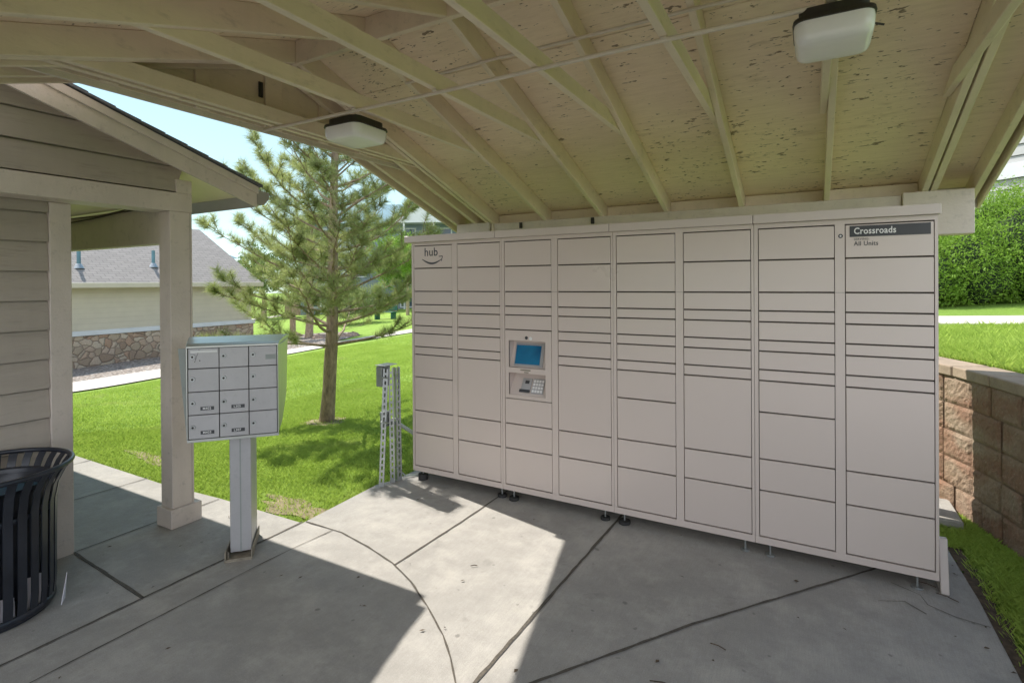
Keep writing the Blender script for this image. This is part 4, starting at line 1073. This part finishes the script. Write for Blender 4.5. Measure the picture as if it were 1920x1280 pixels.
def left_ok(x, y):
    inpatio = (x > -.17) & (y < .72); walk = (y < np.where(x > -1.1, -1.035, -1.08)+.0)
    path = (x < -9.9) & (x > -13); worn = (np.hypot((x+.50)/.55, (y+.84)/.17) < 1) & (rng.random(len(x)) < .55)
    worn |= (np.hypot((x+2.62)/.3, (y-1.37)/.24) < 1) & (rng.random(len(x)) < .7)
    worn |= (np.hypot((x+2.7)/.6, (y+.70)/.15) < 1) & (rng.random(len(x)) < .5)
    return ~(inpatio | walk | path | worn) & (x > -15)
parts_ = []
for (n_, x0, x1, y0, y1, h0, w0) in ((330000, -4.5, 2.2, -1.08, 4.0, .030, .0055), (140000, -9.95, -4.0, -1.08, 9, .033, .009), (80000, -9.95, -2, 4, 14, .035, .015)):
    x, y = lawn_points(n_, x0, x1, y0, y1, lambda a, b: np.ones(len(a))); k = left_ok(x, y); x, y = x[k], y[k]
    z = g(x, y)-.04
    h = h0*rng.uniform(.6, 1.5, len(x)); parts_.append(tri_blades(np.stack([x, y, z], 1), h, w0, .7, rng))
def merge(ps):
    V = []; F_ = []; k = 0
    for v_, f_ in ps: V.append(v_); F_.append(f_+k); k += len(v_)
    return np.concatenate(V), np.concatenate(F_)
V, F_ = merge(parts_)
o = quickmesh('lawn_grass', V, F_, M['blade']); o['kind'] = 'stuff'; o['label'] = 'short mown bright green lawn grass left of the patio'
# grass beside the patio and on the bank at the right
parts_ = []
x, y = lawn_points(200000, 3.62, 4.7, -3, 2.6, lambda a, b: np.ones(len(a)))
wl_x = np.interp(y, [q[1] for q in wall_line[::-1]], [q[0] for q in wall_line[::-1]])
k = ((x > 3.80) | (y > .75)) & (x < wl_x-.01) & ~((x > 3.49) & (x < 3.91) & (y > 1.05) & (y < 1.51)) & (rng.random(len(x)) < ss((x-3.78)/.22)+ (y > .75)); x, y = x[k], y[k]
parts_.append(tri_blades(np.stack([x, y, np.full(len(x), -.04)], 1), rng.uniform(.022, .055, len(x)), .0035, .75, rng))
n_ = 420000; si = rng.uniform(s_ref-4.5, s_ref+5, n_); tt = .26+rng.random(n_)**1.3*9.5
pos = np.zeros((n_, 3))
tab = [at_s(s_) for s_ in np.linspace(0, SL_[-1], 400)]; ti = np.clip((si/SL_[-1]*399).astype(int), 0, 399)
PA = np.array([t_[0] for t_ in tab]); NN = np.array([t_[2] for t_ in tab])
pos[:, :2] = PA[ti]+NN[ti]*tt[:, None]; pos[:, 2] = upz(tt)-.01
from math import inf
def inpoly(x, y, poly):
    c_ = np.zeros(len(x), bool); j = len(poly)-1
    for i in range(len(poly)):
        xi, yi = poly[i]; xj, yj = poly[j]
        c_ ^= ((yi > y) != (yj > y)) & (x < (xj-xi)*(y-yi)/(yj-yi+1e-12)+xi); j = i
    return c_
k = ~inpoly(pos[:, 0], pos[:, 1], [(3.0, 4.95), (4.5, 5.4), (5.42, 5.72), (8, 6.6), (12, 8), (12, 11), (8, 8.9), (5.97, 7.83), (4.8, 7.2), (3.2, 6.6)]) & (pos[:, 0] > 3.2)
pos = pos[k]; hh = rng.uniform(.03, .07, len(pos))*np.where(rng.random(len(pos)) < .06, 1.6, 1)
parts_.append(tri_blades(pos, hh, .0065, .6, rng))
V, F_ = merge(parts_)
o = quickmesh('bank_grass', V, F_, M['blade']); o['kind'] = 'stuff'; o['label'] = 'longer green grass on the bank above the retaining wall and at its foot'

def leaves(centers, radii, n_, size, name, mat, parent, flat=.6):
    """leaf quads clumped inside ellipsoids"""
    out = []
    for c_, r_ in zip(centers, radii):
        nc = max(8, int(n_/len(centers)/28)); d = rng.normal(size=(nc, 3)); d /= np.linalg.norm(d, axis=1)[:, None]
        rad = rng.uniform(.55, 1.02, nc)**.6; cc_ = np.array(c_)+d*rad[:, None]*np.array(r_)
        kk = rng.integers(0, nc, n_//len(centers)); sg = np.array(r_).mean()*rng.choice([.07, .12, .17], size=(len(kk), 1))
        out.append(cc_[kk]+rng.normal(size=(len(kk), 3))*sg)
    P_ = np.concatenate(out); m_ = len(P_)
    a = rng.normal(size=(m_, 3)); a /= np.linalg.norm(a, axis=1)[:, None]; b = rng.normal(size=(m_, 3)); b -= a*(a*b).sum(1)[:, None]; b /= np.linalg.norm(b, axis=1)[:, None]
    s_ = size*rng.uniform(.6, 1.3, m_)[:, None]
    V = np.stack([P_-a*s_, P_+b*s_*flat*.5, P_+a*s_, P_-b*s_*flat*.5], 1).reshape(-1, 3)
    F_ = np.arange(m_*4).reshape(-1, 4)
    return quickmesh(name, V, F_, mat, parent)
# hedge on the bank
hg = thing('hedge', 'dense bright green leafy hedge on the bank behind the locker at the right', 'hedge', (7, 11.5, 1.3))
HD = .24
hc = [(3.6, 10.6, 2.1), (4.9, 10.6, 1.95), (5.9, 11.0, 2.1), (6.9, 11.3, 2.45), (8.0, 11.6, 2.6), (9.4, 12.0, 2.7), (10.9, 12.4, 2.7), (5.4, 11.7, 2.3), (6.5, 12.0, 2.7), (7.5, 12.2, 2.9)]
hr = [(1.2, .9, 1.0), (1.0, .9, .85), (1.0, .95, .95), (1.1, 1.0, 1.25), (1.2, 1.0, 1.4), (1.3, 1.1, 1.5), (1.3, 1.1, 1.5), (1, .9, 1.0), (1.1, .9, 1.1), (1.2, 1, 1.2)]
hc = [(a_, b_, c_-HD) for a_, b_, c_ in hc]
leaves(hc, hr, 120000, .036, 'foliage', M['leaf'], hg)
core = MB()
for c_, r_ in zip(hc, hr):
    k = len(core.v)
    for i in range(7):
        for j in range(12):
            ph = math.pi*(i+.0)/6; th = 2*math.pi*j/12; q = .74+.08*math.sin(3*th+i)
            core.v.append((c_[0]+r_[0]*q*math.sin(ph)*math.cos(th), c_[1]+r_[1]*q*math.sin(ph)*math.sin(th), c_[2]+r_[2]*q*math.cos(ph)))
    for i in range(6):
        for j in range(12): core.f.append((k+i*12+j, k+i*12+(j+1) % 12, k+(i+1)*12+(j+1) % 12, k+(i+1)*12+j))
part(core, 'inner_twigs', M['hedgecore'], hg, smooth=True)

leaves([(a_+.2, b_, c_+.45*r_[2]) for (a_, b_, c_), r_ in zip(hc, hr)], [(x_*1.12, y_*1.1, z_*.72) for x_, y_, z_ in hr], 14000, .04, 'shoots', M['leaf'], hg)
# pine
def pine(name, label, base, H, lean, r0, whorls, n_needle, blen, group=None, nl=.13, nw=.0055, ztop=None, zlow=1.0):
    t = thing(name, label, 'tree', base, group=group)
    bx_, by_, bz_ = base; rg = np.random.default_rng(int(abs(bx_*100))+5); rr_ = random.Random(int(abs(by_*77))+2)
    tp = [(bx_+lean[0]*q+.03*math.sin(q*7), by_+lean[1]*q+.02*math.cos(q*5), bz_-.12+(H+.12)*q) for q in np.linspace(0, 1, 22)]
    rad = [r0*(1.14 if i == 0 else 1.04 if i == 1 else 1)*(1-.86*i/21)+.006 for i in range(22)]
    mb = MB().tube(tp, rad, 16)
    mb.v = [tuple(Vector(q)+Vector((rr_.uniform(-1, 1), rr_.uniform(-1, 1), 0))*r0*.06) for q in mb.v]
    part(mb, 'trunk', M['bark'], t, smooth=True, angle=60)
    br = MB(); tips = []
    def bend(p, d, L, up_, k, wob):
        pts = [Vector(p)]; d = Vector(d).normalized()
        for i in range(k):
            d = (d+Vector((rr_.uniform(-wob, wob), rr_.uniform(-wob, wob), up_/k+rr_.uniform(-wob, wob)*.6))).normalized(); pts.append(pts[-1]+d*L/k)
        return pts
    z = zlow; wi = 0
    while z < H-.15:
        fz = z/H; nb = rr_.choice(whorls)
        a0 = rr_.uniform(0, 6.28)
        for b in range(nb):
            a = a0+2*math.pi*b/nb+rr_.uniform(-.35, .35); L = blen*(1-fz)**.55*rr_.uniform(.7, 1.12)*(1.0 if z > zlow+.3 else .95)
            q = min(.999, (z+rr_.uniform(-.06, .06))/H); i = int(q*21); t_ = q*21-i
            p0 = Vector(tp[i]).lerp(Vector(tp[i+1]), t_)
            pitch = .12+.5*fz; d = Vector((math.cos(a), math.sin(a), pitch-.1))
            pts = bend(p0, d, L, .42, 8, .17); rb = .016*(L/1.5)+.004
            br.tube(pts, [max(.0035, rb*(1-i_/8.5)) for i_ in range(9)], 6)
            for k in range(3, 9):
                ns_ = 2 if k < 8 else 3
                for s_ in range(ns_):
                    dd = (pts[k]-pts[k-1]).normalized(); sd_ = dd.cross(Vector((0, 0, 1))).normalized()*(1 if s_ % 2 else -1)
                    d2 = (dd*rr_.uniform(.5, .9)+sd_*rr_.uniform(.4, 1.0)+Vector((0, 0, rr_.uniform(-.15, .45)))).normalized()
                    if s_ == 2: d2 = dd
                    l2 = L*rr_.uniform(.12, .30)*(1.15-.06*k)
                    p2 = bend(pts[k], d2, l2, .25, 4, .15)
                    br.tube(p2, [.0045, .004, .0035, .003, .0025], 4, False)
                    tips.append((p2[4], (p2[4]-p2[3]).normalized())); 
                    if l2 > .2: tips.append((p2[2], (p2[2]-p2[1]).normalized()))
                    if rr_.random() < .62:
                        p3 = bend(p2[2], (d2+Vector((rr_.uniform(-1, 1), rr_.uniform(-1, 1), rr_.uniform(-.2, .6)))).normalized(), l2*.6, .2, 2, .1)
                        br.tube(p3, [.003, .0027, .0022], 4, False); tips.append((p3[2], (p3[2]-p3[1]).normalized()))
        z += rr_.uniform(.17, .25); wi += 1
    part(br, 'branches', M['bark'], t, smooth=True)
    T_ = np.array([tuple(a_)+tuple(b_) for a_, b_ in tips]); per = max(8, n_needle//len(T_))
    keep = rg.random(len(T_)) < .84; T_ = T_[keep]
    nT = len(T_); P_ = np.repeat(T_[:, :3], per, 0); D_ = np.repeat(T_[:, 3:], per, 0)
    m_ = len(P_); tt_ = rg.random(m_)[:, None]
    P_ = P_-D_*tt_*.12
    rd = rg.normal(size=(m_, 3)); rd -= D_*(rd*D_).sum(1)[:, None]; rd /= np.linalg.norm(rd, axis=1)[:, None]
    dirn = D_*(.55-.3*tt_)+rd*(.75+.3*tt_)+np.array([0, 0, .18]); dirn /= np.linalg.norm(dirn, axis=1)[:, None]
    L_ = nl*rg.uniform(.7, 1.15, m_)[:, None]
    wv = np.cross(dirn, rg.normal(size=(m_, 3))); wv /= np.linalg.norm(wv, axis=1)[:, None]
    V = np.stack([P_-wv*nw/2, P_+wv*nw/2, P_+dirn*L_], 1).reshape(-1, 3)
    quickmesh('needles', V, np.arange(m_*3).reshape(-1, 3), M['needle'], t)
    return t
pine('pine_tree', 'young pine tree with bare lower trunk on the lawn left of the locker', (-2.665, 1.396, -.12), 5.6, (.30, .12), .088, [4, 5, 5, 6], 250000, 2.0, zlow=1.05, nl=.11, nw=.0046)
pine('pine_tree', 'smaller far pine behind the first one, standing in a rock bed', (-14.457, 10.952, -.5), 5.0, (.1, .2), .16, [4, 5], 26000, 1.9, nl=.2, nw=.014, zlow=1.5)

def round_tree(label, base, H, tr, cr, n_, size, mat, zc, name='tree', trunk=True):
    t = thing(name, label, 'tree' if name != 'shrub' else 'shrub', base)
    bx_, by_, bz_ = base
    if trunk:
        part(MB().tube([(bx_, by_, bz_-.2), (bx_+.03, by_, bz_+zc*.5), (bx_, by_+.03, bz_+zc)], [tr*1.2, tr, tr*.5], 9), 'trunk', M['bark'], t, smooth=True)
    cs = []; rs_ = []
    for k in range(7):
        a = k*2.4; q = .45 if k else 0
        cs.append((bx_+cr*q*math.cos(a), by_+cr*q*math.sin(a), bz_+zc+(H-zc)*(.35+.1*k if k < 5 else .5))); rs_.append((cr*.62, cr*.62, (H-zc)*.38))
    leaves(cs, rs_, n_, size, 'crown', mat, t)
    return t
round_tree('pale green bushy shrub on the lawn behind the pine trunk', (-18.6, 17.2, -.5), 2.0, .05, 1.7, 9000, .085, M['leafpale'], .25, 'shrub', False)
round_tree('low dark green shrub beside the thin far tree', (-16.4, 21.6, -.3), 1.5, .05, 1.3, 5000, .08, M['leaffar'], .2, 'shrub', False)
round_tree('thin young tree with a straight stem on the far lawn', (-19.5, 22.9, -.35), 4.6, .10, 1.0, 5000, .09, M['leaf'], 2.6)
round_tree('far green tree in front of the apartment building, left of the thin tree', (-25.5, 28.5, -.5), 6.2, .18, 2.2, 9000, .14, M['leaf'], 1.8)
round_tree('far green tree nearest the locker roof line', (-19.5, 33, -.5), 8.2, .2, 2.6, 10000, .16, M['leaffar'], 2.4)
round_tree('far darker tree behind the stone-based building', (-36, 24.5, -1), 5.5, .2, 2.0, 6000, .16, M['leaffar'], 1.8)

# covered grill, low green bench, utility cabinet, boulders
cv = MB()
for z_, rx_, ry_ in ((0, .62, .42), (.55, .66, .46), (.95, .60, .40), (1.18, .42, .30), (1.26, .15, .1)):
    for j in range(16):
        a = 2*math.pi*j/16; w_ = 1+.05*math.sin(5*a+z_*4); cv.v.append((-26.2+rx_*1.5*w_*math.cos(a), 27.2+ry_*1.5*w_*math.sin(a), -.62+z_*1.15))
for i in range(4):
    for j in range(16): cv.f.append((i*16+j, i*16+(j+1) % 16, (i+1)*16+(j+1) % 16, (i+1)*16+j))
cv.f.append(tuple(64+j for j in range(16)))
tag(cv.build('covered_grill', M['greycloth'], smooth=True), 'dark rounded covered grill on the far lawn before the apartments', 'grill')
bb = thing('bench', 'low dark green metal bench by the pale shrub far across the lawn', 'bench', (-18.6, 20.0, -.4))
part(MB().box(-19.5, -18.0, 19.8, 20.2, -.02, .04), 'seat', M['teal'], bb, bevel=.01)
part(MB().box(-19.5, -18.0, 20.2, 20.25, .10, .42), 'backrest', M['teal'], bb, bevel=.01)
for x in (-19.4, -18.15): part(MB().box(x, x+.08, 19.82, 20.2, -.5, -.021), 'leg', M['teal'], bb)
ub = thing('utility_cabinet', 'small dark cabinet on a stub leg beside the smaller far pine', 'cabinet', (-15.2, 10.9, -.5))
part(MB().box(-15.55, -15.05, 10.7, 11.1, .42, 1.02), 'box', M['bark'], ub, bevel=.02)
part(MB().box(-15.6, -15.0, 10.65, 11.15, 1.022, 1.07), 'lid', M['apttrim'], ub, bevel=.01)
part(MB().box(-15.38, -15.22, 10.82, 10.98, -.7, .419), 'leg', M['bark'], ub)
brk = random.Random(4)
bcol = []
for k in range(16):
    x = -14.3+brk.uniform(-1.5, 2.4); y = 10.2+brk.uniform(-.9, 1.3); r_ = brk.uniform(.14, .30); z = float(g(x, y))-.05
    mb = MB(); mb.v = []
    for i in range(6):
        for j in range(9):
            ph = math.pi*i/5; th = 2*math.pi*j/9; q = r_*(1+.22*math.sin(3*th+k)*math.sin(2*ph+k)+brk.uniform(-.1, .1))
            mb.v.append((x+q*1.2*math.sin(ph)*math.cos(th), y+q*math.sin(ph)*math.sin(th), z+q*.7*math.cos(ph)))
    for i in range(5):
        for j in range(9): mb.f.append((i*9+j, i*9+(j+1) % 9, (i+1)*9+(j+1) % 9, (i+1)*9+j))
    tag(mb.build('boulder', M['boulder']), 'brown boulder lying in the rock bed at the foot of the smaller far pine', 'boulder', 'boulders round the smaller far pine')

lt = MB(); lr = random.Random(21)
for k in range(70):
    q = lr.random()
    if q < .45: x = lr.uniform(.2, 3.7); y = lr.uniform(-3.2, .1)
    elif q < .7: x = 3.75-abs(lr.gauss(0, .10)); y = lr.uniform(-1.6, .5)
    else: x = lr.uniform(-1.0, 1.6); y = lr.uniform(-3.0, -1.1)
    a = lr.uniform(0, 6.28); L = lr.uniform(.004, .016); wd_q = L*lr.uniform(.25, .7); h = lr.uniform(.001, .006)
    ca, sa = math.cos(a), math.sin(a)
    pts = [(-L, 0, .0065), (0, -wd_q, .0065+h), (L, 0, .0068), (0, wd_q, .0065+h*.4)]
    lt.add([(x+u*ca-v_*sa, y+u*sa+v_*ca, z_) for u, v_, z_ in pts], [(0, 1, 2), (0, 2, 3)])
for x, y, a, L in ((2.45, -1.35, .2, .05), (2.62, -1.0, -.2, .035), (3.62, -.02, -.5, .05), (1.25, -.95, .6, .02), (3.55, .08, -.3, .04), (2.05, -1.62, .3, .05)):
    ca, sa = math.cos(a), math.sin(a)
    lt.tube([(x-L*ca, y-L*sa, .009), (x, y+.004, .011), (x+L*ca, y+L*sa, .008)], .0025, 5)
o = lt.build('leaf_litter', M['mulch']); o['kind'] = 'stuff'; o['label'] = 'scattered tiny dry leaf bits and twigs on the concrete patio'
